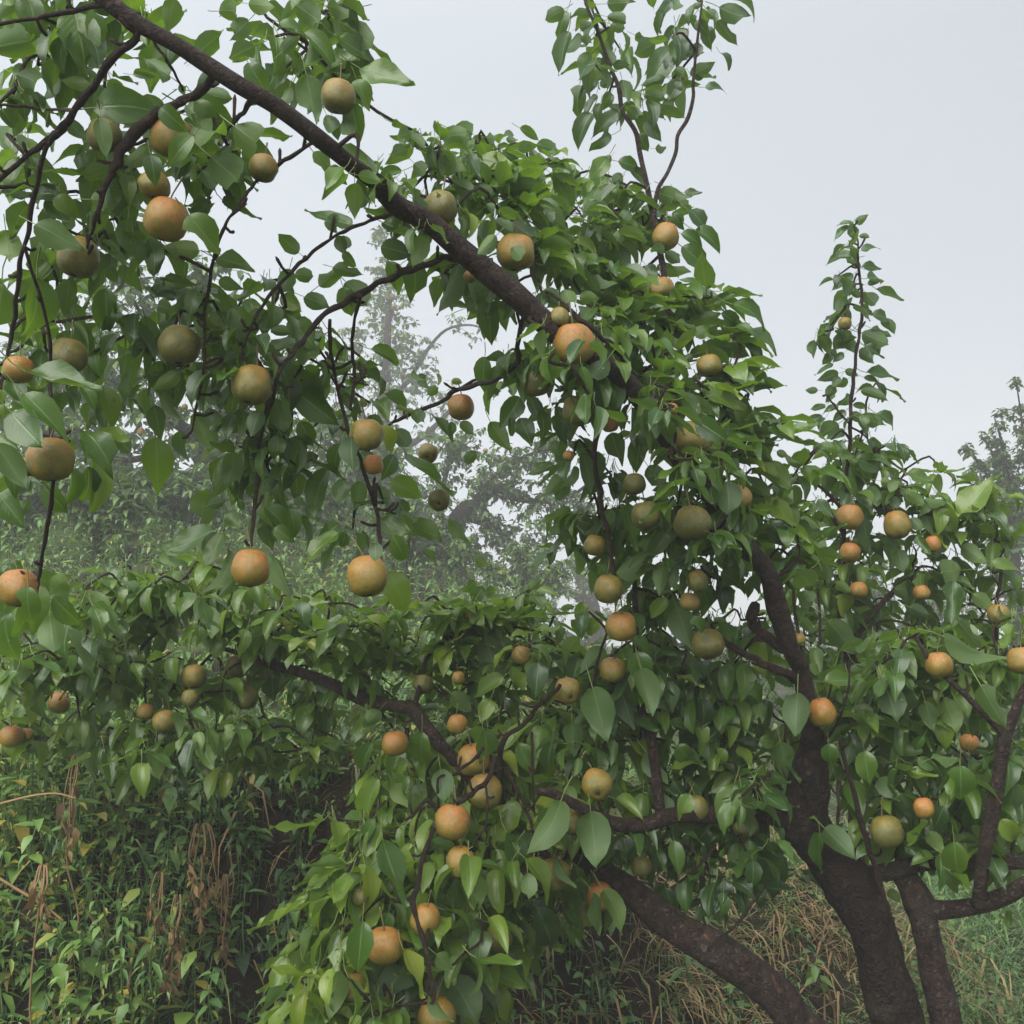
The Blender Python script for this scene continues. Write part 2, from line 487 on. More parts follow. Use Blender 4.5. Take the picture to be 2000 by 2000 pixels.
def joined(name, variants, items, mats, parent=None, kind='stuff'):
    """items: (variant index, 4x4 matrix, tone) -> ONE mesh"""
    if not items:
        return None
    VV, FF, UU, TT, MM = [], [], [], [], []
    off = 0
    for vi in range(len(variants)):
        sel = [(m, t) for v, m, t in items if v == vi]
        if not sel:
            continue
        V, Fc, UV, MI = variants[vi]
        A = np.array([[list(r) for r in m] for m, t in sel])
        T = np.array([t for m, t in sel])
        W = np.einsum('kij,nj->kni', A[:, :3, :3], V) + A[:, None, :3, 3]
        k, n = len(sel), len(V)
        VV.append(W.reshape(-1, 3))
        FF.append((Fc[None] + (np.arange(k) * n)[:, None, None] + off).reshape(-1, 3))
        UU.append(np.tile(UV, (k, 1))); TT.append(np.repeat(T, n)); MM.append(np.tile(MI, k))
        off += k * n
    me = mesh_from(name, np.vstack(VV), np.vstack(FF), mats, np.vstack(UU), np.concatenate(TT), np.concatenate(MM))
    o = link(name, me, parent)
    if kind:
        o['kind'] = kind
    return o


def smooth_path(pts, sub):
    """Catmull-Rom through (Vector, radius)"""
    out = []
    n = len(pts)
    for i in range(n - 1):
        p0, p1, p2, p3 = pts[max(i - 1, 0)], pts[i], pts[i + 1], pts[min(i + 2, n - 1)]
        for k in range(sub):
            t = k / sub
            a = 2 * p1[0]; b = p2[0] - p0[0]
            c = 2 * p0[0] - 5 * p1[0] + 4 * p2[0] - p3[0]; d = -p0[0] + 3 * p1[0] - 3 * p2[0] + p3[0]
            out.append(((a + b * t + c * t * t + d * t * t * t) * .5, p1[1] + (p2[1] - p1[1]) * t))
    out.append(pts[-1])
    return out


def tube_arrays(pts, sides=8, sub=4, rough=0.0, freq=30.0):
    path = smooth_path(pts, sub) if sub > 1 else pts
    V, Fc = [], []
    prev = None
    for i, (p, r) in enumerate(path):
        a = path[max(i - 1, 0)][0]; b = path[min(i + 1, len(path) - 1)][0]
        t = (b - a)
        if t.length < 1e-9: t = Vector((0, 0, 1))
        t.normalize()
        if prev is None:
            prev = t.orthogonal().normalized()
        u = prev - t * prev.dot(t); u.normalize(); prev = u
        v = t.cross(u)
        for s in range(sides):
            an = 2 * math.pi * s / sides
            dr = u * math.cos(an) + v * math.sin(an)
            rr = r
            if rough:
                q = p + dr * r
                rr = r * (1 + rough * (noise.noise(q * freq) * .6 + noise.noise(q * freq * .3) * .9))
            V.append(p + dr * rr)
    n = len(path)
    for i in range(n - 1):
        for s in range(sides):
            a = i * sides + s; b = i * sides + (s + 1) % sides
            Fc += [(a, b, b + sides), (a, b + sides, a + sides)]
    c0 = len(V); V.append(path[0][0]); V.append(path[-1][0])
    for s in range(sides):
        Fc.append((c0, (s + 1) % sides, s))
        Fc.append((c0 + 1, (n - 1) * sides + s, (n - 1) * sides + (s + 1) % sides))
    return np.array([tuple(v) for v in V]), np.array(Fc)


class Bag:
    """collects tube arrays for one joined mesh"""
    def __init__(s): s.V, s.F, s.n = [], [], 0
    def add(s, V, Fc):
        s.V.append(V); s.F.append(Fc + s.n); s.n += len(V)
    def tube(s, pts, sides=4, sub=1, **k): s.add(*tube_arrays(pts, sides, sub, **k))
    def build(s, name, m, parent=None, kind=None, tone=None):
        if not s.V: return None
        V = np.vstack(s.V)
        o = link(name, mesh_from(name, V, np.vstack(s.F), [m], np.full((len(V), 2), .5), None if tone is None else np.full(len(V), tone)), parent)
        if kind: o['kind'] = kind
        return o


# ------------------------------------------------------------------ how far away the tree is in each part of the view
DPTS = [(0, 0, 1.45), (300, 50, 1.5), (300, 400, 1.6), (100, 900, 1.6), (50, 1150, 1.75), (500, 700, 1.75), (500, 1100, 1.75), (720, 1120, 1.7),
        (700, 300, 1.7), (750, 850, 1.85), (900, 450, 1.85), (900, 800, 2.35), (840, 890, 2.4), (1100, 650, 1.9), (1100, 800, 2.05), (1340, 850, 2.05),
        (1350, 1020, 2.05), (1190, 1150, 2.2), (1300, 300, 2.6), (1150, 100, 2.6), (1340, 100, 2.65), (1300, 500, 2.5), (1450, 700, 2.35),
        (1500, 1000, 2.3), (1550, 1250, 2.35), (1580, 1550, 2.45), (1700, 1800, 2.4), (1500, 1900, 2.25), (1200, 1720, 2.4), (900, 1430, 2.45),
        (500, 1280, 2.9), (100, 1400, 3.0), (800, 1250, 2.8), (300, 1200, 2.95), (750, 1840, 2.0), (900, 1650, 2.1), (1150, 1550, 2.25), (1100, 1350, 2.4),
        (700, 1950, 2.0), (1900, 1600, 2.25), (1950, 1300, 2.3), (1820, 1220, 2.3), (1400, 1450, 2.4), (1000, 1200, 2.75)]


def D(x, y):
    sw = sv = 0.0
    for a, b, d in DPTS:
        k = 1.0 / (((a - x) ** 2 + (b - y) ** 2) + 60.0) ** 1.5
        sw += k; sv += k * d
    return sv / sw
# ------------------------------------------------------------------ what stands where (photograph positions, 2000 px frame)
TREE_A = 'near pear tree'
# branches of the near tree: x y width [distance], thick scaffold first
TRUNK = "1880 2290 150 2.38;1830 2150 125 2.38;1755 2000 103 2.38;1706 1825 92 2.4;1660 1735 96 2.42;1612 1660 94 2.44;1572 1605 100 2.45;1580 1535 80 2.45;1586 1463 50 2.45;1588 1430 44 2.43"
LIMBS = [
 # the long arching limb
 "1588 1440 46 2.43;1576 1380 42 2.42;1566 1313 40 2.4;1546 1270 44 2.36;1520 1195 50 2.33;1500 1121 44 2.28;1463 1077 52 2.25;1423 1030 52 2.2;1385 960 54 2.14;1347 911 54 2.1;1322 880 52 2.08;1285 820 50 2.05;1244 770 48 2.02;1208 733 46 1.99;1172 704 46 1.96;1130 680 50 1.94;1085 650 54 1.92;1012 580 58 1.88;940 522 58 1.86;885 475 54 1.83;831 431 54 1.8;777 402 52 1.76;733 355 44 1.72;684 320 43 1.68;616 265 42 1.62;543 210 40 1.58;471 168 40 1.55;399 123 40 1.53;344 87 40 1.51;283 54 40 1.5;225 14 42 1.49;170 -40 42 1.48;100 -140 42 1.46",
 # thick low limb to the left
 "1880 2290 110 2.36;1740 2140 98 2.32;1565 2005 92 2.3;1517 1945 90 2.3;1409 1862 86 2.32;1338 1822 80 2.36;1266 1767 72 2.4;1193 1712 54 2.43;1130 1668 46 2.45;1080 1632 40 2.46;985 1580 36 2.48;905 1500 36 2.5;875 1474 35 2.5;831 1419 33 2.52;806 1387 33 2.55;759 1376 28 2.6;704 1362 33 2.65;634 1329 26 2.72;580 1311 24 2.78;525 1298 20 2.84;496 1284 16 2.87;435 1266 11 2.95;390 1250 8 3.0",
 # second stem and its fork
 "1880 2290 110 2.4;1868 2100 84 2.4;1850 2000 74 2.4;1825 1898 68 2.41;1807 1807 64 2.42;1796 1767 70 2.43;1775 1725 56 2.45;1750 1702 44 2.47;1725 1706 36 2.47",
 "1796 1775 50 2.42;1843 1778 44 2.4;1916 1767 42 2.36;1970 1746 43 2.32;2010 1725 42 2.3;2090 1690 40 2.25",
 "1665 1712 44 2.45;1735 1702 38 2.45;1807 1686 36 2.42;1898 1684 36 2.38;2000 1684 36 2.33;2080 1680 34 2.3",
 "1912 1768 36 2.35;1919 1690 32 2.32;1930 1626 32 2.3;1948 1535 31 2.29;1963 1445 30 2.28;1982 1391 22 2.28;2002 1345 20 2.28;2040 1270 18 2.28",
 "1966 1440 20 2.28;1920 1391 15 2.28;1868 1341 13 2.29;1822 1298 12 2.3;1803 1268 11 2.31;1789 1248 8 2.32",
 # left limb of the trunk
 "1568 1600 60 2.45;1480 1588 46 2.42;1400 1592 40 2.38;1320 1592 38 2.34;1266 1608 38 2.31;1204 1610 34 2.28;1140 1580 26 2.24;1085 1552 22 2.21;1050 1546 17 2.2",
 # rising rear stem up to the tall shoot
 "1290 1590 26 2.36;1273 1452 23 2.42;1251 1380 21 2.44;1243 1250 17 2.44;1240 1125 13 2.46;1250 1088 12 2.47;1273 1034 12 2.48",
 "1335 900 22 2.12;1312 760 16 2.3;1305 620 15 2.45;1296 530 15 2.52;1284 470 16 2.56;1277 430 16 2.58;1272 405 14 2.6;1262 355 13 2.6;1250 301 12 2.62;1241 257 11 2.62;1216 217 10 2.63;1208 170 10 2.63;1190 127 9 2.64;1168 62 8 2.64;1146 11 7 2.65;1128 -50 6 2.65",
 "1277 425 12 2.58;1284 373 10 2.6;1304 337 9 2.62;1320 297 9 2.64;1324 264 9 2.65;1343 232 9 2.66;1354 190 8 2.67;1354 159 7 2.67;1362 80 6 2.68;1370 14 5 2.68;1374 -40 5 2.7",
]
BRANCHES = [
 "275 52 24 1.5;265 72 23;217 120 22;181 170 20;145 217 20;109 264 20;54 301 15;0 351 13;-40 380 12",
 "112 258 16 1.5;91 290 15;72 355 14;54 453 14;36 536 13;29 616 11;15 690 9;2 760 7",
 "48 480 9 1.55;72 560 9;95 650 9;98 740 10;100 860 11;105 936 11;98 1005 11;83 1077 10;76 1132 8;74 1150 6",
 "142 217 10 1.5;112 214 9;83 214 8;30 206 7;-20 207 6", "210 4 17 1.48;160 16 15;110 27 13;50 38 11;-20 48 10",
 "300 80 10 1.52;322 112 9;340 140 8;358 178 7", "425 130 22 1.53;395 178 26;352 196 26;310 220 26;265 262 30;238 295 26;222 330 22;208 358 18;192 410 13;177 460 10;168 500 6",
 "494 190 18 1.56;478 218 14;455 240 10;436 268 8", "620 272 14 1.62;605 283 13;565 308 12;536 326 11;500 356 10;478 384 10;449 424 9;435 453 9;417 507 9;409 565 9;399 616 9;399 652 10;397 722 9;384 791 7;376 840 5",
 "772 410 20 1.78;750 422 13;722 431 11;686 446 11;645 467 10;598 504 10;565 536 10;533 569 10;504 612 9;480 660 7;470 700 5",
 "905 502 24 1.85;867 504 19;820 518 19;770 540 19;722 562 18;668 594 17;634 616 15;598 656 13;572 690 12;543 730 12;533 777 11;520 813 11;508 853 11;505 904 12;498 994 12;493 1038 10;491 1066 7",
 "704 576 11 1.83;693 623 9;687 665 9;690 704 9;692 744 9;686 799 10", "690 742 7 1.8;704 748 7;718 752 6",
 "645 625 11 1.83;647 688 10;652 722 10;665 780 10;672 806 10;683 853 10;704 896 10;719 951 11;735 994 12;741 1041 12;740 1070 9;722 1085 6", "735 994 8 1.75;755 997 8;772 1002 6",
 "1030 600 16 1.9;1012 660 14;1010 705 14;976 738 14 2.1;918 755 13 2.3;886 764 13 2.35;867 780 12 2.36;824 801 12 2.38;788 815 11 2.4;760 831 10 2.42;735 848 8 2.44",
 "1150 690 16 1.97;1165 800 14 2.05;1163 900 14 2.1;1172 958 15 2.14;1176 998 15 2.16;1190 1045 14 2.18;1197 1110 12 2.2;1205 1170 8 2.2",
 "1120 612 15 1.93;1164 650 15;1201 679 14;1226 715 14;1262 772 13;1290 815 12", "1476 1182 30 2.34;1468 1206 28;1480 1230 28;1505 1252 30;1530 1268 34 2.36",
 "1412 1248 16 2.3;1445 1273 19;1488 1295 21;1530 1312 24;1560 1330 26 2.41",
 "806 1387 14 2.55;820 1338 12 2.6;838 1280 11 2.66;875 1248 10 2.7;922 1226 9 2.73;965 1219 9 2.75;1012 1226 8 2.76;1067 1237 7 2.7",
 "985 1580 15 2.48;975 1500 15 2.42;987 1441 15 2.4;1027 1412 15 2.38;1048 1383 15 2.37;1070 1365 14 2.36;1095 1335 10 2.36",
 "965 1480 15 2.3;952 1522 15 2.22;925 1545 15 2.17;905 1562 14 2.14;870 1592 13 2.12;838 1640 13 2.1;817 1717 14 2.06;808 1770 14 2.03;830 1850 13 1.99;842 1910 13 1.97;846 1960 10 1.95",
 "987 1499 12 2.35;1016 1554 11 2.3;1041 1619 9 2.27;1055 1670 7 2.25", "945 1460 9 2.3;918 1488 9 2.24;893 1508 8 2.2;880 1515 5",
 "948 1530 7 2.16;951 1570 7 2.12;950 1615 6 2.1", "860 1600 11 2.12;835 1562 11 2.11;808 1592 9 2.1;790 1602 6", "1039 1430 7 2.36;1040 1480 7 2.33;1043 1570 6 2.3",
 "373 1161 9 2.9;326 1215 10 2.93;268 1273 10 2.96;203 1331 9 2.98;180 1375 7 3.0;150 1410 5", "340 1340 10 2.92;300 1383 10 2.95;258 1442 9 2.98;240 1480 6", "430 1266 10 2.95;390 1300 10 2.94;340 1340 10 2.92",
 "137 1307 9 3.0;100 1350 9 3.02;58 1412 8 3.04;30 1440 5", "246 1250 6 2.97;190 1280 8 2.98;137 1307 9 3.0",
 "1640 1525 12 2.35;1637 1570 12 2.35;1635 1612 10 2.36", "1640 1440 9 2.33;1650 1480 12 2.34;1677 1583 14 2.36;1699 1662 15 2.38;1727 1753 17 2.38;1735 1800 12",
 "1496 1731 7 2.3;1470 1765 7;1445 1800 7;1401 1836 7;1385 1850 5", "1400 1650 7 2.35;1365 1690 7;1325 1725 6", "1500 1570 16 2.42;1470 1545 13;1440 1530 10", "1565 1560 14 2.44;1530 1540 11;1500 1520 7",
 "1180 1250 9 2.3;1165 1300 9;1158 1360 8", "1620 1440 9 2.42;1640 1400 8;1655 1350 7;1660 1290 5",
]
# tree standing behind on the right
SHOOT_R = ["1775 2060 60 3.15;1730 1880 52 3.13;1690 1740 46 3.1;1668 1600 40 3.05;1666 1416 28 3.0;1662 1354 25 3.0;1646 1219 18 3.0;1640 1194 18 3.0;1642 1103 17 3.0;1647 1049 16 3.0;1655 925 15 3.0;1657 882 15 3.0;1662 813 14 3.0;1664 770 13 3.0;1670 715 12 3.0;1677 660 11 3.0;1684 609 10 3.0;1682 565 9 3.0;1677 522 8 3.0;1675 471 6 3.0;1667 440 4 3.0"]
BR_R = ["1648 1000 16 3.0;1600 950 14 2.95;1554 943 12 2.9;1520 948 9 2.85", "1645 1040 14 3.0;1615 985 12;1640 976 11;1680 980 11;1735 998 10;1796 1002 9;1840 1010 7",
 "1660 1330 22 3.0;1677 1237 20;1709 1197 18;1742 1154 17;1778 1125 14;1800 1105 8", "1677 1237 12 3.0;1720 1215 10;1760 1215 8;1790 1228 6",
 "1940 1560 28 3.15;1905 1480 25 3.1;1918 1405 24 3.1;1935 1330 20 3.08;1943 1248 18 3.05;1949 1168 15 3.0;1958 1100 10 3.0", "1941 1258 14 3.05;1965 1300 18;1985 1270 15;2010 1240 12",
 "1604 1260 9 2.9;1601 1210 9;1598 1150 7;1602 1110 5", "1663 835 8 3.0;1632 795 7;1612 770 5", "1585 1420 16 3.1;1552 1180 12 3.1;1550 1090 9 3.1"]

# pears: x y diameter ripeness(0 olive .. 1 orange) label
PEARS = [
 (660,188,71,.42,"russet pear by itself under top leaves at the limb's upper edge, against white sky"),
 (324,428,92,.68,"large orange topped pear hanging beneath the upper left leaf cluster, against white sky"),
 (335,268,88,.62,"orange brown pear half covered by a torn leaf, close to the dark forked branch"),
 (302,362,62,.5,"dull pear peeping out behind the large orange pear under the upper left leaves"),
 (514,328,58,.48,"brownish pear mostly covered by a broad leaf, beside the bent thin branch under the limb"),
 (203,264,70,.1,"green pear wrapped by a curled leaf next to the branch fork at upper left"),
 (153,502,84,.33,"olive brown pear with a broad leaf lying over its top, near the left frame edge"),
 (133,694,74,.2,"plain olive pear beside a dark vertical twig, above the long curved leaf at left"),
 (350,674,86,.22,"olive green pear above left of the brown one, hanging on the thin straight twig"),
 (493,752,82,.4,"yellow brown pear at the bend of the drooping branch, with a dark leaf below it"),
 (99,897,93,.5,"wet golden pear with a twig leaving beneath it, low at the left edge"),
 (50,912,42,.4,"small brown pear squeezed behind the wet golden pear at the left edge"),
 (36,722,62,.72,"orange pear shoulder showing above the long curved leaf at the left edge"),
 (36,1148,78,.74,"pale orange pear cut by the left frame edge, a grey green leaf over it"),
 (489,1109,81,.72,"deep orange pear at the tip of the hanging twig, left one of the low pair"),
 (717,1125,85,.60,"golden orange pear at a twig tip, with a small dark leaf on its top"),
 (715,849,70,.42,"golden brown pear with a bluish leaf across its left side, at mid height"),
 (730,907,40,.85,"orange pear showing as a small patch between leaves under the golden brown pear"),
 (836,885,43,.55,"small pear turned to show its round eye, hanging in the misty gap"),
 (901,795,56,.74,"small orange pear covered in drops under a level twig, against the misty trees"),
 (858,975,48,.42,"brown pear half behind a long drooping leaf, below the pear with the visible eye"),
 (1007,492,80,.58,"dusky pink brown pear sitting on the upper side of the thick limb"),
 (860,406,70,.15,"dark green pear in shade behind the limb near the pale broken wood"),
 (1120,671,85,.68,"large orange brown pear hanging in front of the middle of the thick limb"),
 (1092,620,42,.45,"small pale brown pear just above the large pear in front of the limb"),
 (918,540,26,.62,"tiny orange pear peeping below the limb, just left of a hanging leaf"),
 (1300,462,54,.62,"orange pear at the foot of the tall upright shoots, upper one of two"),
 (1293,564,52,.55,"brown orange pear with a rounded pale leaf beside it, lower one under the shoots"),
 (1046,746,62,.08,"dull green pear hanging free under the limb, near dark drooping leaves"),
 (1130,802,67,.2,"dark olive pear in shade beneath the limb, between hanging leaves"),
 (1351,856,75,.42,"large rough brown pear on the shaded side of the limb, above a dark leaf"),
 (1351,1021,75,.2,"large olive pear dotted with drops, beneath the dark hanging leaf right of centre"),
 (1262,1006,62,.14,"dark green pear in the shade, left neighbour of the large olive pear with drops"),
 (1239,945,48,.12,"yellow green pear lit from behind above the dark shaded pear"),
 (1441,972,56,.58,"light brown pear partly behind a dark leaf, next to bright leaves over the limb"),
 (1161,1065,46,.4,"brown pear next to the slanting thin stem at the middle of the picture"),
 (1188,1150,60,.28,"yellow olive pear above the orange one, standing clear right of the misty gap"),
 (1213,1223,66,.6,"orange topped pear right beneath the yellow olive one, with bright leaves on its left"),
 (1109,1348,54,.66,"orange pear beside large flat dark leaves, with its eye facing out"),
 (1196,1308,54,.5,"brown pear with dark specks, behind the tops of two large flat leaves"),
 (1019,1280,41,.56,"small tan pear hanging from the thin arched branch"),
 (895,1324,28,.5,"tiny tan pear among wet leaves below the arched thin branch"),
 (827,1336,43,.05,"green unripe pear under leaves where the arched branch starts"),
 (771,1452,55,.68,"lone red orange pear hanging free under the low left limb"),
 (925,1483,70,.58,"pear crossed by a thin forked twig, at the top of the low hanging cluster"),
 (947,1546,71,.42,"brown olive pear just below the one crossed by a twig"),
 (884,1605,72,.70,"bright orange wet pear at the middle of the low hanging cluster"),
 (900,1683,64,.46,"pale brown pear under the bright orange one in the low cluster"),
 (1166,1531,64,.62,"glossy orange pear with a dark eye, standing clear above the broad flat leaf"),
 (1114,1604,52,.22,"yellow olive pear wedged between two broad flat leaves"),
 (1081,1708,68,.28,"yellow green pear behind two narrow pale leaves in the low cluster"),
 (1172,1750,58,.74,"orange pear between a pale narrow leaf and the thick dark limb"),
 (750,1847,76,.66,"bright orange pear low in the cluster, with a long pale leaf beneath it"),
 (831,1796,64,.55,"golden pear with a dark leaf over its right half, low in the cluster"),
 (974,1829,56,.18,"shaded yellow green pear hanging lowest over the dark bank"),
 (688,1928,64,.38,"brown pear hidden behind a long leaf at the bottom of the cluster"),
 (853,1986,80,.5,"pear at the bottom frame edge with a pale leaf across its top"),
 (893,1414,42,.68,"orange pear half hidden above the pear crossed by a twig"),
 (704,1753,34,.03,"small green pear among the long stalked leaves at the left side of the cluster"),
 (1606,1391,56,.7,"orange pear in front of the trunk, right next to a heart shaped leaf"),
 (1383,1258,68,.24,"yellow green pear hanging left of the trunk's upper limb, by a short bare branch"),
 (1362,1135,43,.26,"yellow pear with a dark notch of shade, left of the upright limb"),
 (1347,1175,40,.5,"tan pear half hidden right below the yellow pear left of the upright limb"),
 (1385,714,52,.45,"narrow brown pear seen edge on among leaves at the outer rim of the crown"),
 (1311,800,30,.75,"small orange pear tucked behind the thick limb above the rough brown pear"),
 (1110,890,24,.7,"tiny orange pear under dark leaves at the edge of the misty gap"),
 (1192,828,36,.75,"orange speck of a pear between dark leaves under the limb"),
 (510,1245,42,.58,"reddish brown pear under a leaf at the left end of the low limb"),
 (379,1321,50,.42,"brown olive pear hanging in the lower left foliage, right of centre of it"),
 (462,1302,47,.15,"dark green pear in the shade beside the left end of the low limb"),
 (481,1362,48,.1,"shaded green pear beneath the left end of the low limb"),
 (322,1409,49,.42,"golden pear beside a thin slanting twig, above the dark bank"),
 (284,1390,34,.62,"small orange pear touching the twig left of the golden pear"),
 (371,1364,36,.2,"olive pear mostly hidden right above the golden pear"),
 (116,1373,44,.74,"red orange pear among narrow leaves at the far left of the low foliage"),
 (22,1438,46,.62,"golden pear at the left frame edge, larger one of a touching pair"),
 (52,1434,28,.64,"small golden pear touching a larger one at the left frame edge"),
 (1253,1692,42,.02,"dark green pear in deep shade under the trunk's left limb"),
 (920,1204,20,.85,"orange speck of a pear behind leaves left of the arched branch"),
 (1833,1298,56,.6,"orange pear behind the dark slanting branch at the right"),
 (1997,1290,60,.56,"golden pear cut by the right frame edge"),
 (1731,1624,66,.16,"large olive yellow pear in the shade right of the trunk"),
 (1804,1578,44,.8,"orange pear shoulder above the olive yellow pear right of the trunk"),
 (1456,1612,54,.14,"yellow green pear under two pointed leaves just left of the trunk"),
 (1360,1579,52,.12,"green pear behind a bright leaf on the trunk's left limb"),
 (1561,1248,26,.5,"tiny tan pear at the right edge of the upright limb"),
]
PEARS_R = [
 (1660,1010,52,.66,"orange pear under the level twig of the right tree, left one of the upper pair"),
 (1752,1025,55,.55,"golden pear, right one of the upper pair on the right tree"),
 (1659,1079,43,.8,"red orange pear hanging beside the straight stem of the right tree"),
 (1677,1152,37,.75,"flat orange pear low beside the straight stem of the right tree"),
 (1800,1157,34,.72,"small reddish pear over a round dark leaf on the right tree"),
 (1822,1062,32,.85,"reddish pear half hidden by a leaf at the outer side of the right tree"),
 (1894,1452,40,.78,"orange pear beside a pale leaning stem low on the right"),
 (1755,1396,28,.03,"small green pear deep in the foliage right of the trunk"),
 (1650,632,28,.4,"brown pear on the lone tall shoot against the sky"),
 (1950,1200,44,.45,"pale yellow pear behind a dark stem at the right edge foliage"),
]

K = 700.0 / 1932.0
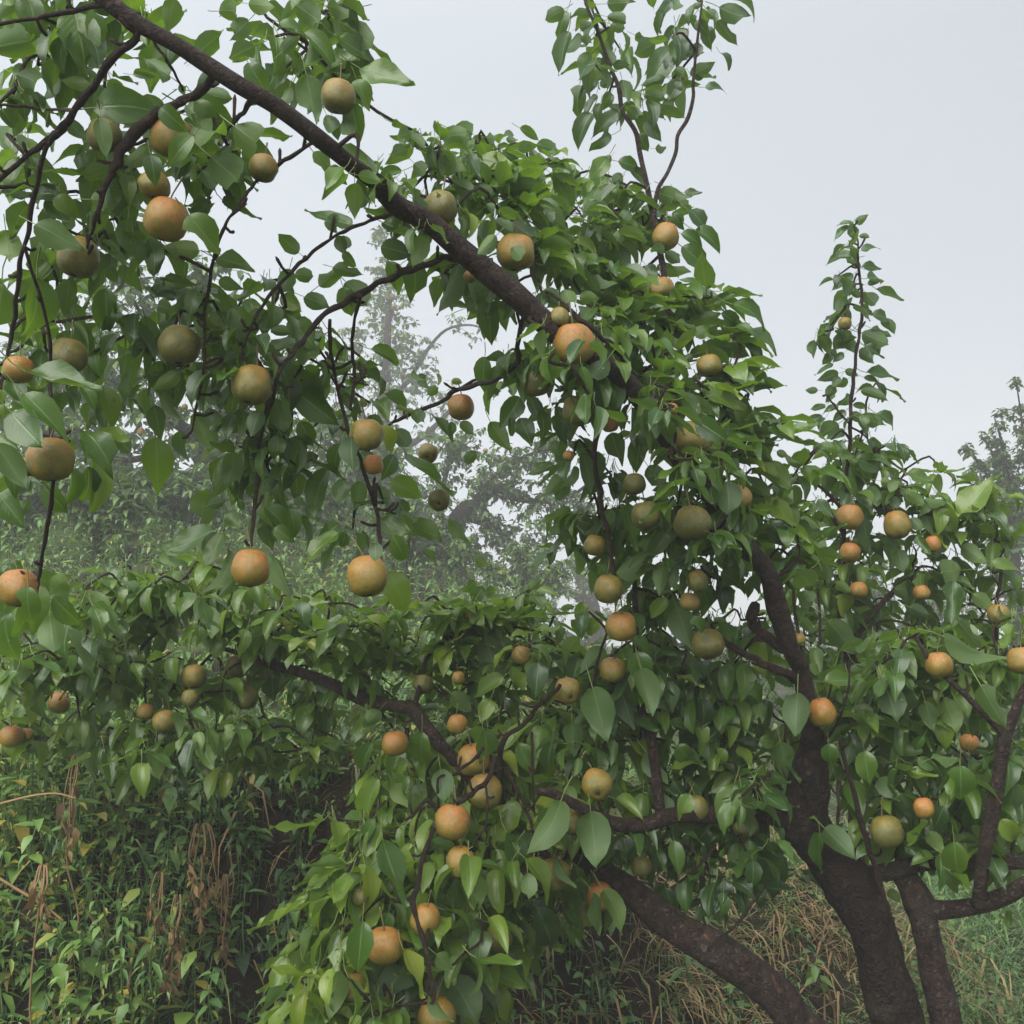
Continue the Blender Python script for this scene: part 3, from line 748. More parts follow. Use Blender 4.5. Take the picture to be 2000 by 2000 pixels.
# leaves seen one by one: base x y, tip x y, width, in views 700 px wide at the given offset; f in front, d dark, b bright, p pale, y yellow
LEAVES = {
 (0, 0): "-40 260 320 190 230;400 60 470 410 240;500 60 555 300 110;90 400 325 490 140;510 440 340 470 90b;-20 500 160 560 110;120 480 290 720 130y;10 590 85 690 70;510 580 865 500 170;870 540 665 690 150p;915 410 745 290 130;720 400 840 390 60;940 -10 905 180 140;1060 290 1220 170 110;1030 340 1100 290 70b;1180 60 1380 50 110;1340 110 1230 230 120;1340 20 1500 40 100b;1510 120 1690 150 70;1600 30 1780 160 150;1930 40 1760 80 110;1700 180 1650 400 120p;1520 280 1620 190 110;1640 180 1860 320 90;1850 130 1932 190 120;1760 320 1932 300 70;1860 330 1730 400 90;1370 250 1200 330 150d;1340 340 1440 510 150;1650 400 1710 680 180;1560 470 1530 620 70;1760 620 1830 770 110;1860 640 1910 790 110;1160 400 1050 480 130d;960 480 1050 470 90;1070 500 1300 560 130;1010 570 1310 650 140;1060 540 1200 700 110;870 580 1000 700 120f;1040 680 1290 840 130fp;1040 730 870 880 100f;1050 730 960 790 60f;1260 680 1520 880 190fb;1140 850 1385 1065 210f;540 640 560 860 110f;800 780 680 960 110b;810 830 850 990 90fd;360 650 470 760 110;330 1050 80 1010 130d;300 1060 425 1170 110b;250 1080 390 1220 110;490 1075 710 1080 130b;700 1060 590 1180 100;590 1150 410 1240 90;1020 1160 1190 1378 180f;1070 1350 870 1330 130b;1170 1390 1365 1440 95;690 1180 640 1410 110;720 1270 770 1490 100;800 1290 910 1480 100;1610 1360 1485 1250 95;1900 1210 1645 1170 100;1850 1270 1870 1390 80d;1560 1450 1520 1610 150;1520 1590 1640 1690 120b;1590 1480 1730 1490 110;1720 1540 1900 1400 130;1640 1600 1790 1660 100d;1850 1550 1900 1720 120;1180 1510 1310 1560 80;870 1530 1050 1520 90;880 1570 980 1630 110d;880 1510 740 1590 60d;1050 1600 780 1600 50;570 1560 580 1840 180;580 1430 640 1540 140;200 1500 240 1920 200f;370 1500 370 1730 110;300 1400 190 1540 130;30 1240 60 1470 150b;10 1510 50 1860 110;130 1080 80 1320 110d;190 1210 450 1350 170f;1150 1690 1240 1850 130b;1260 1660 1380 1870 150;850 1650 970 1680 120d;1460 1780 1600 1800 80;1570 1720 1720 1900 150;1600 1840 1390 1910 90;1690 820 1860 1000 110;820 1830 700 1932 100;20 -40 80 70 140b;150 -20 210 190 150;640 -40 560 60 120;350 -30 300 60 110;60 90 10 180 90;950 900 1090 1090 80;640 880 560 960 90b;700 930 640 1040 100d;1090 920 1170 1040 80;230 1280 100 1480 120;160 1640 60 1740 90y",
 (650, 0): "-30 30 145 75 95;60 130 280 300 160;20 200 270 340 110;150 370 450 500 140;130 430 190 580 110;100 560 150 780 140;0 640 30 760 80;0 830 255 870 110;240 870 150 990 110p;370 920 200 960 90;-20 900 70 990 80;320 660 520 720 70;420 720 300 750 110;400 800 275 860 100;400 720 520 830 150;590 740 770 720 110;640 700 845 800 140;530 840 740 940 160b;440 880 540 970 130;730 830 790 980 80d;830 740 925 745 60;935 750 1000 755 50;890 790 960 785 35;1010 690 1130 740 65;1100 780 1235 810 80;1000 800 1090 800 60;900 840 1010 850 60;1140 860 1295 945 70;1090 950 1180 970 70;1180 940 1270 1010 60;1080 1010 1170 1020 40;1220 1090 1290 1080 50;1070 810 1110 860 50;780 850 990 930 90b;900 1000 1080 960 140;930 1060 1160 1190 150b;1130 1110 1260 1240 110b;830 1100 895 1150 90d;120 1110 210 1020 90;210 1050 340 1040 100;660 980 780 1060 90;780 1010 880 1050 80;560 1260 760 1180 110;880 1270 760 1390 130pf;870 1190 1000 1270 110d;960 1200 1120 1310 110d;1140 1190 1190 1370 110d;1190 1350 1300 1290 110b;1300 1310 1490 1330 60b;1240 1390 1390 1360 50b;1360 1430 1610 1470 110b;970 1330 1060 1440 80f;260 1330 450 1380 140d;400 1400 550 1310 90b;270 1200 500 1290 110d;430 1400 500 1650 120;680 1430 585 1710 130;-40 1190 105 1240 100;30 1270 70 1390 90d;0 1440 160 1480 130;60 1360 130 1450 100;300 1410 400 1610 120;70 1520 240 1700 170;1230 1430 1370 1500 110d;1140 1560 1240 1660 110d;1250 1560 1310 1700 100p;1530 1560 1745 1630 110b;1660 1640 1840 1760 100;1400 1500 1540 1560 80;730 1600 880 1580 130;860 1620 810 1870 110;720 1660 870 1600 90;1330 1600 1450 1610 90b;1540 1880 1660 1840 120d;1800 1640 1900 1600 90p;1245 50 1115 130 90;1260 60 1180 190 70;1270 170 1200 400 110;1330 180 1250 350 80;1330 150 1420 120 80;1340 200 1410 240 60;1390 290 1290 390 80;1460 270 1540 380 110;1480 340 1330 430 110;1510 350 1605 350 55;1440 460 1525 420 60d;1500 300 1440 390 90;1330 460 1280 620 80;1420 430 1320 520 70;1420 510 1360 640 60d;1390 610 1280 780 100;1560 430 1600 570 90;1500 500 1450 590 110;1540 600 1380 740 100;1590 580 1680 620 60;1500 730 1370 780 70;1650 720 1700 820 90;1690 650 1770 760 90;1740 800 1825 800 60;1480 20 1630 10 110;1480 90 1640 120 90;1500 130 1620 170 70;1740 230 1590 310 100;1630 190 1730 240 80;1830 0 1680 160 90d;1790 60 1710 190 70;1840 140 1740 270 70;1890 150 1880 280 80d;1850 260 1660 440 100;1840 300 1780 400 100;1790 420 1660 460 100;1870 430 1800 560 90;1680 510 1810 530 70;1770 580 1905 650 80;1860 280 1930 340 110;1540 870 1700 890 80;1480 850 1370 1000 100b;1430 1010 1330 1180 90p;1600 920 1740 970 70;1530 1000 1400 1110 60;1600 1130 1530 1220 80;1680 1040 1610 1150 80;1620 1190 1640 1280 60;1480 1100 1390 1140 50;1750 1040 1910 1090 100;1840 1150 1890 1240 70;1790 1340 1680 1350 90f;1690 1430 1760 1510 110d;1870 1380 1800 1390 80;1390 80 1300 60 80;1640 640 1570 560 80;1500 840 1440 900 60;1560 940 1480 1010 70;1490 1180 1430 1270 60;1560 1240 1510 1340 70",
 (1300, 0): "290 40 460 150 100d;370 0 555 20 40;220 60 300 110 90;280 110 390 250 110d;210 140 270 260 70d;60 150 110 280 70;70 270 200 300 60d;140 410 260 340 80;215 470 365 450 65;300 290 390 355 25d;50 370 130 420 70;80 440 10 530 50;0 560 110 640 90;50 250 0 410 70;40 0 120 70 100;150 40 200 10 80;140 80 180 180 80d;170 110 230 190 90d;110 200 90 320 90;180 230 150 330 70d;0 1010 130 1110 80;100 1040 195 1050 40;120 1130 295 1220 60;50 1150 100 1240 60;85 1260 240 1300 70;160 1240 355 1300 80;90 1330 280 1460 120;0 1360 100 1430 70;80 1570 165 1580 40;170 1580 290 1600 80;260 1640 395 1580 70;360 1640 620 1685 90;300 1690 460 1760 90d;440 1790 675 1805 50;110 1640 240 1680 60p;420 1850 610 1910 80;300 1850 470 1932 110;0 1600 100 1640 90b;230 1770 120 1830 90p;60 1740 190 1790 90p;190 1720 300 1690 70;1010 1205 945 1185 25;1025 1205 1080 1165 40;1020 1280 1000 1210 55;990 1220 920 1275 35;1045 1270 1100 1280 35;1055 1350 1165 1300 50;1020 1335 970 1335 20;1005 1385 870 1360 45;1050 1440 985 1400 60;1060 1440 1155 1440 40;1090 1500 1210 1470 55;1090 1530 1160 1510 40;1010 1480 910 1550 60;1020 1520 945 1590 60;980 1600 905 1725 60;1080 1580 1150 1660 80;1135 1560 1245 1625 45;1110 1700 1235 1685 45;1070 1640 1110 1700 50;1160 1730 1270 1790 60;905 1755 800 1845 45;1060 1800 1215 1860 90;1110 1770 1205 1810 70;1000 1790 915 1880 70;980 1820 1020 1900 60;1070 1860 1165 1915 45;920 1890 860 1932 50;1020 1550 960 1560 40;1050 1600 1000 1560 40;1050 1880 1100 1930 50",
 (0, 650): "140 210 550 380 110f;440 290 550 380 60;540 300 700 500 110b;130 330 380 560 180f;60 430 260 650 230f;0 390 40 450 70b;0 560 100 630 70;-20 600 150 850 170f;-20 850 130 1050 170;450 530 690 690 110;540 510 700 620 70b;500 680 620 980 130b;470 720 540 960 100d;240 830 370 980 130;380 730 440 1000 90;790 40 720 440 130;960 210 840 330 90b;910 310 920 510 70p;830 390 880 590 110d;840 570 850 890 180b;970 530 980 740 110;1050 430 1170 680 160b;1120 410 1200 580 110d;1090 310 1240 390 140;1400 420 1350 570 170fd;1340 590 1380 680 50p;1480 430 1500 700 90;1640 560 1530 760 110;1620 480 1700 640 110;1700 650 1530 900 90;1610 880 1600 960 50p;1770 730 1620 980 90;1830 600 1760 800 110;1600 320 1830 500 200;1500 130 1560 300 130d;1600 60 1770 200 150p;1120 150 1240 250 130;1420 800 1560 920 110;1430 940 1630 1080 120;1480 1050 1590 1130 100;1130 850 1000 1090 130b;1240 740 1150 900 100;1120 930 1230 900 70d;1230 960 1290 1080 90;1150 1060 920 1210 90;1160 1080 1080 1200 70d;1200 1080 1120 1290 90;1290 900 1320 970 60;1230 1170 1170 1470 80p;1470 1190 1610 1430 110p;1830 1030 1700 1120 130;1820 1080 1620 1230 90b;1870 1070 1830 1180 80;270 1400 400 1290 130b;60 1230 130 1280 80;150 1370 120 1620 130f;270 1530 300 1780 200pf;290 1430 460 1600 160f;450 1390 600 1640 140f;360 1600 480 1880 130f;30 1500 0 1850 170f;140 1420 190 1700 100;560 1390 640 1400 60;480 1540 560 1640 80p;870 1180 940 1290 70p;730 1380 870 1430 60p;700 1500 800 1560 110p;800 1460 850 1620 70p;1020 1400 1060 1560 70p;880 1640 820 1760 130;920 1570 960 1690 60p;1090 1480 1230 1660 110p;990 1420 900 1400 60;880 1140 1060 1190 60p;1240 1230 1180 1400 70p;1350 250 1260 160 130;1210 150 1330 110 80d;150 900 90 1010 90d;100 780 190 900 100;700 640 610 540 80;1560 950 1640 1120 90;1390 1170 1470 1270 100;1530 1290 1480 1460 90b;1260 1330 1180 1420 90;1700 1000 1630 900 90",
 (650, 650): "210 90 410 130 90;110 170 320 260 120;280 330 490 410 90;340 400 450 440 60y;140 380 220 370 80y;470 220 520 340 70d;440 200 470 310 40p;510 330 590 280 80;560 220 590 300 40p;640 260 710 270 70b;430 420 520 510 90;540 450 630 610 50d;100 560 110 780 140fd;260 500 340 680 130y;340 520 440 650 100d;390 640 620 930 90f;320 790 490 900 150b;210 830 320 920 110;250 1010 440 1100 110;310 990 480 1030 70;390 1030 630 1110 110p;320 1090 420 1270 130;230 1130 230 1260 90fd;300 1290 440 1530 150b;630 1000 760 1130 60p;490 1170 580 1250 60;20 1100 120 1080 100;340 900 470 1010 60d;820 130 790 330 100;910 170 850 380 110;870 330 930 290 50;1010 350 900 520 130d;850 480 950 650 100;690 480 770 560 80;640 480 650 570 50;1010 460 1080 620 130;960 460 980 570 60d;1060 340 1130 500 110d;1120 420 1180 580 80d;1210 450 1270 620 80;1190 580 1230 690 80;1190 710 1050 780 70;1240 770 1140 880 90;1260 790 1200 920 90d;1310 720 1280 870 60;1280 950 1115 1050 90;1300 980 1210 1090 80;1320 1010 1440 1050 130d;1500 950 1450 1080 80;1380 960 1280 960 40;1420 640 1390 860 140d;1500 540 1560 720 200d;1690 370 1640 560 190fp;1760 350 1770 550 70;1600 30 1600 190 130d;1480 140 1360 290 130fd;1690 60 1780 190 110;1440 290 1520 480 130fd;1240 180 1300 320 140d;1830 830 1720 850 130;1700 720 1800 860 130d;1650 550 1830 590 130d;1580 910 1600 1180 90;770 1340 670 1420 80;820 1400 925 1390 90;1110 1340 1000 1430 100;1030 1500 1160 1560 80;870 1480 760 1560 110;810 1370 740 1480 90d;1230 1490 1310 1480 40b;770 1220 850 1260 60b;1350 1450 1320 1600 90b;1320 1640 1200 1780 90b;1450 1550 1290 1640 100b;1180 1690 1010 1830 90b;1600 1650 1790 1730 90;1620 1510 1720 1630 60;1460 1700 1330 1850 130;1640 1720 1700 1940 220f;1530 1290 1790 1240 130p;820 1640 900 1900 150;900 1640 980 1800 110;1700 950 1640 1050 100;1800 1080 1700 1230 130;1760 1290 1640 1380 110d;1560 1100 1500 1260 90d;1800 1430 1700 1560 120b;1430 1010 1340 1110 90;770 640 690 730 70;200 640 130 760 130;60 790 20 950 160;150 800 120 960 150;330 660 260 800 110d;1250 460 1200 640 90d",
 (1300, 650): "430 60 575 220 70;410 180 590 300 60d;310 220 450 275 50;480 440 510 520 40;550 480 640 520 80;550 510 625 580 50;330 310 450 400 60b;200 280 390 450 90b;360 370 510 530 70b;360 570 480 560 60;420 620 630 770 110b;600 640 670 670 50;560 700 680 850 110b;430 790 580 900 110;590 900 730 1060 130b;540 890 720 1100 120b;740 760 910 800 80b;640 870 760 930 100p;730 1000 870 1050 70p;700 1120 890 1240 90y;740 1040 880 1170 110b;680 1250 840 1390 120;570 1010 680 1180 110d;330 800 350 1035 170fd;170 470 340 590 150fd;380 1000 490 1020 110d;300 1290 540 1430 150;440 1200 570 1270 90;190 1360 250 1500 130;30 1250 200 1170 130d;60 1480 140 1700 150;150 1530 220 1640 120f;1190 740 1310 810 60;1030 680 1190 740 90;1310 760 1440 820 60;950 780 1070 880 70;1090 830 1150 920 90;1230 790 1210 880 60p;1220 880 1250 960 80d;1160 800 1300 830 90b;1310 870 1400 930 90b;1400 900 1530 920 50p;1590 980 1780 810 110b;1480 950 1590 1110 110b;1660 960 1745 1030 60;1390 950 1440 1080 90;1050 960 1080 1080 50;1060 1000 1120 1200 100d;1320 1000 1400 1080 90;1180 1100 1260 1170 90;1250 1170 1290 1300 110;1350 1100 1440 1210 90;1590 1280 1370 1300 150p;1550 1340 1540 1600 240d;1600 1150 1730 1240 100p;1760 1240 1932 1270 90b;1820 1290 1932 1350 70;1660 1410 1790 1500 90b;1900 1510 1730 1560 80p;1580 1560 1730 1740 130d;1340 1620 1500 1670 90p;1500 1640 1780 1800 130p;920 1430 1100 1540 100y;920 1350 1000 1400 80b;1010 1260 1080 1310 60;1090 1290 1180 1300 50d;1240 1380 1320 1450 60;1320 1480 1420 1520 90d;880 1560 1030 1730 130;1200 1650 1010 1700 130p;540 1770 690 1800 90b;770 1800 940 1880 80b;860 1880 1050 1860 90;1230 1750 1290 1920 120d;750 1390 820 1470 90;730 1540 800 1620 60;340 170 260 330 90d;80 290 160 230 90b;100 330 190 450 110d;30 60 150 30 80;150 120 60 170 90;260 50 370 110 90;420 940 480 1080 90d;520 1160 450 1260 90;640 1050 720 1140 100;820 900 900 1000 70;1010 900 960 1000 60;700 680 800 700 60b;780 650 700 640 60;840 620 760 590 50;1060 0 1215 60 60;910 50 1000 30 80;1070 70 1170 120 50;1050 100 1110 155 50;900 110 855 160 40;960 110 910 150 40;900 165 825 230 35;1085 215 1240 230 45;1070 240 1160 265 40;930 220 840 250 50;970 200 1030 230 60;900 280 880 360 80;820 310 760 310 40;1055 310 1185 355 70;980 250 920 290 50;860 390 790 420 30;930 395 860 420 30;1010 390 1090 390 40;840 445 755 500 35;860 460 800 520 30;1140 435 1270 490 60;1060 460 1160 490 60;970 420 910 470 60;1090 430 1070 530 70;930 490 810 570 80;960 530 870 580 50;1015 600 1150 630 50;960 520 910 560 50;780 520 725 510 20;790 580 740 610 40;830 600 940 640 50;830 640 920 680 40;920 650 1035 670 60;1000 430 1060 480 60;1000 340 940 380 60;910 330 870 370 60;940 240 900 290 70;1000 20 960 60 60",
 (650, 1300): "1110 -20 1090 180 150fd;1370 0 1310 150 90;1400 120 1480 410 210f;1660 20 1720 260 200f;1290 310 1300 490 120;1510 400 1500 550 150;1330 500 1300 600 60b;1390 790 1420 1070 210f;1230 730 1150 1040 150f;1270 650 1290 770 90b;810 340 900 590 120f;580 560 610 755 190f;480 360 450 620 140;400 520 250 600 80b;240 610 130 900 140b;400 590 300 760 100;280 700 240 880 60b;220 830 70 1090 100;490 790 440 1030 100b;500 900 540 1120 60p;270 940 360 1310 170f;220 900 220 1100 110b;200 1090 0 1250 110b;180 1140 0 1200 60b;230 1000 220 1300 80p;580 1020 560 1240 60p;650 1160 720 1360 100p;770 1120 790 1330 120;960 1080 910 1330 70p;1050 1120 1060 1290 100pf;1200 1030 1290 1210 60pf;990 950 850 1130 180;1400 1230 1480 1460 70pf;1460 1210 1610 1390 110fb;1300 1160 1310 1320 110;1240 1300 1340 1480 70;160 1380 130 1680 170f;380 1530 520 1780 90fy;560 1560 660 1650 120pf;520 1790 620 1932 80pf;640 1680 780 1932 190;380 1630 210 1900 200;720 1560 860 1830 190d;-20 1600 50 1932 120;560 1290 620 1480 110d;730 1320 800 1510 110b;960 1420 960 1570 130d;1100 1310 1260 1600 180d;920 1560 1040 1720 150d;420 1520 470 1600 60y;250 240 160 340 90p;230 80 170 240 110;640 150 760 260 110p;920 60 740 170 100b;850 180 790 320 100b;660 390 560 440 90p;210 420 90 640 130;1690 470 1800 630 130;330 640 400 760 90b;140 1240 60 1420 110b;300 1330 260 1500 120;640 1330 560 1560 110;870 1380 960 1560 130d;1080 900 1010 1060 110d;440 1650 360 1860 150d;70 1530 10 1760 120b;40 1260 -60 1400 110b;-40 1230 -140 1480 120b;-60 1460 -160 1560 110b;1000 420 1090 600 110;1550 120 1620 330 130d;1040 40 960 170 110b;1180 420 1130 620 110d;1760 700 1840 860 110",
 (1300, 1300): "710 150 700 400 190f;880 420 900 580 140f;1070 460 1100 660 210f;1590 540 1590 800 220f;1555 950 1580 1210 230f;1700 110 1850 370 180f;830 900 810 1130 80f;860 880 1000 1020 130f;480 960 740 1040 150d;500 990 760 1290 190d;370 640 290 890 150f;410 680 440 870 150f;130 690 70 840 110fb;370 590 240 690 100b;490 560 560 670 90;40 620 130 760 120d;500 200 520 310 130;600 30 700 130 150d;400 30 460 60 90d;0 180 60 110 80;20 320 200 310 60;400 400 530 370 90d;510 400 640 420 110;60 430 180 560 130;930 260 1160 270 60b;1060 310 1230 400 70b;1440 500 1600 480 60p;1300 570 1470 610 80b;1230 420 1360 500 70p;1360 500 1470 570 90;1150 610 1250 720 100;1260 700 1360 830 110;1400 200 1440 350 90;1660 740 1690 1000 150;1810 830 1932 1000 150b;1300 960 1430 1100 130;1420 900 1500 1010 110b;250 1220 280 1330 80;500 1250 580 1320 80d;0 1200 50 1330 150d;1850 1320 1860 1430 40;1200 1210 1260 1270 60b;430 100 560 230 110;620 420 660 620 130;1020 230 900 330 110;960 640 1020 780 120;1180 100 1260 330 150d;1320 130 1250 300 130;1500 180 1570 360 110b;1740 560 1830 760 140;1880 640 1840 820 120d;1500 760 1440 900 120d;1390 380 1330 480 90;300 330 200 430 120d;180 230 90 340 110;320 450 250 560 100b;230 870 130 1010 120d;1000 420 960 560 100d;1800 220 1760 380 120;1900 420 1840 560 130d;1180 760 1130 880 100d",
}
# foliage masses: polygon, clusters, leaves each, leaf length px, depth offset, tone, style, tree
FILL = [
 ("1060 640,1120 620,1380 880,1360 960,1240 880,1130 760", 11, 5, 64, -.13, .38, 'd', 'A'),
 ("1380 930,1470 1020,1520 1150,1450 1140,1380 1030", 6, 5, 66, -.13, .36, 'd', 'A'),
 ("1180 980,1420 960,1470 1250,1400 1310,1220 1290", 26, 6, 64, .22, .36, 'd', 'A'),
 ("1490 1130,1700 1120,1700 1330,1540 1330", 12, 6, 56, .2, .42, 'm', 'R'),
 ("640 1560,960 1560,1050 1720,960 1900,700 2000,580 1960,560 1800", 34, 6, 88, .0, .56, 'd', 'A'),
 ("0 470,340 470,340 700,0 720", 9, 5, 82, .10, .36, 'd', 'A'),
 ("370 560,580 540,620 800,400 820", 9, 5, 74, .08, .40, 'd', 'A'),
 ("640 1640,760 1560,800 1700,700 1900,590 1900", 10, 5, 90, -.03, .66, 'd', 'A'),
 ("680 290,760 330,850 420,830 450,740 400,690 350", 5, 5, 66, -.10, .42, 'd', 'A'),
 ("1010 560,1060 560,1270 750,1250 800,1150 740,1060 690", 9, 5, 66, -.11, .34, 'd', 'A'),
 ("1600 560,1700 560,1720 700,1700 860,1590 870,1580 720", 8, 4, 42, 0, .16, 'm', 'R'),
 ("1630 440,1710 470,1710 580,1620 580", 3, 4, 36, 0, .16, 'm', 'R'),
 ("1090 0,1250 0,1280 240,1130 250", 3, 4, 58, .0, .18, 'd', 'A'),
 ("1290 0,1430 0,1400 110,1320 240", 3, 4, 58, .0, .16, 'd', 'A'),
 ("0 0,110 0,230 150,120 330,0 330", 9, 5, 86, .12, .36, 'd', 'A'),
 ("690 270,900 255,1110 420,1400 560,1440 700,1560 900,1590 1100,1490 1250,1280 1290,1130 1180,1090 1000,1160 930,1000 760,940 620,830 520,740 400", 110, 6, 66, .10, .36, 'd', 'A'),
 ("1180 560,1400 560,1450 720,1580 920,1600 1130,1500 1100,1380 900,1260 740", 46, 6, 74, .0, .47, 'u', 'A'),
 ("1230 740,1330 760,1440 960,1480 1090,1400 1090,1300 960", 13, 5, 64, -.14, .34, 'd', 'A'),
 ("900 280,1080 300,1180 480,1320 620,1200 640,1020 500", 26, 6, 72, .06, .42, 'u', 'A'),
 ("0 590,300 560,560 560,720 690,740 900,640 1080,560 1040,420 800,240 740,110 900,0 960", 30, 5, 74, .10, .34, 'd', 'A'),
 ("430 560,560 560,720 690,740 900,800 1050,640 1080,560 1040,450 900", 18, 5, 72, .06, .34, 'd', 'A'),
 ("0 1200,230 1110,420 1080,560 1150,850 1180,1000 1130,1130 1230,1090 1400,920 1400,740 1500,420 1500,120 1490,0 1460", 170, 6, 60, .06, .50, 'm', 'A'),
 ("440 1200,700 1180,1050 1170,1090 1300,900 1330,700 1280,500 1260", 50, 6, 60, -.06, .60, 'u', 'A'),
 ("170 1180,340 1100,520 1090,560 1300,420 1480,150 1470", 36, 6, 62, -.10, .42, 'd', 'A'),
 ("740 1400,1000 1380,1260 1380,1260 1640,1180 1760,1010 1880,900 2010,600 2010,600 1880,680 1600", 105, 6, 86, .12, .58, 'd', 'A'),
 ("1080 1260,1480 1260,1560 1420,1500 1640,1220 1580,1120 1480", 84, 6, 68, .12, .40, 'd', 'A'),
 ("1400 1480,1540 1440,1600 1560,1540 1660,1420 1620", 9, 5, 66, -.12, .26, 'd', 'A'),
 ("1610 1280,1780 1230,2010 1200,2010 1690,1900 1720,1730 1690,1620 1540", 90, 6, 68, .14, .44, 'm', 'A'),
 ("1220 1600,1500 1620,1560 1700,1420 1760,1260 1700", 24, 5, 60, .05, .22, 'd', 'A'),
 ("1560 870,1720 850,1850 920,1990 960,2010 1200,1960 1380,1600 1420,1540 1140", 120, 6, 54, .05, .48, 'm', 'R'),
 ("1600 1240,2010 1240,2010 1640,1740 1640,1620 1500", 90, 6, 52, .30, .40, 'm', 'R'),
 ("1090 -30,1440 -30,1400 110,1330 300,1290 420,1230 330,1190 260,1110 200", 7, 5, 56, .05, .26, 'm', 'A'),
 ("1170 330,1330 370,1380 520,1330 660,1200 640,1130 480", 30, 6, 58, .10, .42, 'm', 'A'),
 ("1010 270,1090 290,1150 420,1170 560,1060 480", 18, 6, 46, .5, .42, 'm', 'A'),
 ("10 -20,660 -20,720 120,560 180,380 60,120 110", 24, 5, 84, .14, .30, 'd', 'A'),
 ("170 210,500 200,520 330,380 420,190 420", 18, 5, 82, .10, .30, 'd', 'A'),
 ("40 330,200 340,240 520,60 640", 11, 5, 84, .10, .30, 'd', 'A'),
 ("0 1110,180 1130,200 1330,0 1340", 8, 5, 84, .06, .32, 'd', 'A'),
]
# ------------------------------------------------------------------ ground
def axis(a, b, fine0, fine1, fs, cs):
    v = [a]
    while v[-1] < b:
        v.append(v[-1] + (fs if fine0 <= v[-1] <= fine1 else cs))
    return v


gx, gy = axis(-45, 45, -4, 4, .08, 1.2), axis(-4, 60, 1.5, 8, .08, 1.2)
GV = [(x, y, h(x, y) + (.05 * noise.noise(Vector((x * 2.2, y * 2.2, 0))) + .03 * noise.noise(Vector((x * 7, y * 7, 3))) + .35 * ss(8, 16, y) * noise.noise(Vector((x * .35, y * .35, 9))))) for y in gy for x in gx]
nx = len(gx)
GF = []
for j in range(len(gy) - 1):
    for i in range(nx - 1):
        a = j * nx + i
        GF += [(a, a + 1, a + nx + 1), (a, a + nx + 1, a + nx)]
tag(link('ground', mesh_from('ground', GV, GF, [M_SOIL])), 'brown terraced orchard soil rising to the left', None, None, 'structure')


# ------------------------------------------------------------------ the two near trees
def parse(s, dflt=None, dfun=None):
    out = []
    d = dflt
    for e in s.split(';'):
        q = [float(v) for v in e.split()]
        if len(q) > 3: d = q[3]
        dd = d if d is not None else dfun(q[0], q[1])
        out.append((q[0], q[1], q[2], dd))
    # distances that are given only at the start ease on from the depth map
    return out


def branch_pts(s, tree):
    rows = [[float(v) for v in e.split()] for e in s.split(';')]
    out = []
    last = None
    for q in rows:
        if len(q) > 3: d = q[3]
        else:
            t = D(q[0], q[1]) if tree == 'A' else 3.0
            d = last + max(-.05, min(.05, t - last))
        last = d
        out.append((P(q[0], q[1], d), q[2] * .5 / F * d))
    return out


ANCHOR = {'A': [], 'R': []}
twigs = {'A': Bag(), 'R': Bag()}
baseA = Vector((1.06, 2.52, 0)); baseA.z = h(baseA.x, baseA.y) - .02
baseR = Vector((1.0, 3.2, 0)); baseR.z = h(baseR.x, baseR.y) - .05
TA = empty('pear_tree', baseA, 'large dark barked pear tree in front, its long limb arching to the top left corner', 'tree', 'pear trees of the orchard')
TR = empty('pear_tree', baseR, 'pear tree behind the trunk on the right, with one tall lone shoot against the sky', 'tree', 'pear trees of the orchard')


def put_branch(s, tree, root, name, sides, sub, rough, m):
    pts = branch_pts(s, tree)
    if name == 'limb': pts = [(p, r * .82) for p, r in pts]
    if name == 'branch' or tree == 'R':
        fine = []
        for p, r in smooth_path(pts, 3):
            r *= .7 if tree == 'A' else .55
            fine.append((p + Vector((R.uniform(-1, 1), R.uniform(-1, 1), R.uniform(-1, 1))) * min(r, .006) * .45, r * R.uniform(.85, 1.22)))
        pts = fine
        for p, r in pts[2::2]:                 # short fruiting spurs
            if R.random() < .45:
                dr = Vector((R.uniform(-1, 1), R.uniform(-1, 1), R.uniform(-.6, .9))).normalized()
                ln = R.uniform(.012, .035)
                twigs[tree].tube([(p, min(r, .004)), (p + dr * ln * .6, .0028), (p + dr * ln + Vector((0, 0, .006)), .0034), (p + dr * ln * 1.15 + Vector((0, 0, .008)), .001)], 5, 1)
    for p, r in smooth_path(pts, 4): ANCHOR[tree].append((p, r))
    V, Fc = tube_arrays(pts, sides, sub, rough=rough, freq=24)
    return link(name, mesh_from(name, V, Fc, [m]), root)


put_branch(TRUNK, 'A', TA, 'trunk', 28, 14, .2, M_BARK)
for s in LIMBS: put_branch(s, 'A', TA, 'limb', 18, 9, .15, M_LIMB)
for s in BRANCHES: put_branch(s, 'A', TA, 'branch', 7, 5, .16, M_TWIG)
put_branch(SHOOT_R[0], 'R', TR, 'trunk', 10, 5, .1, M_TWIG)
for s in BR_R: put_branch(s, 'R', TR, 'branch', 7, 5, .14, M_TWIG)

VIEW = Vector((0, 0, CAM_Z))


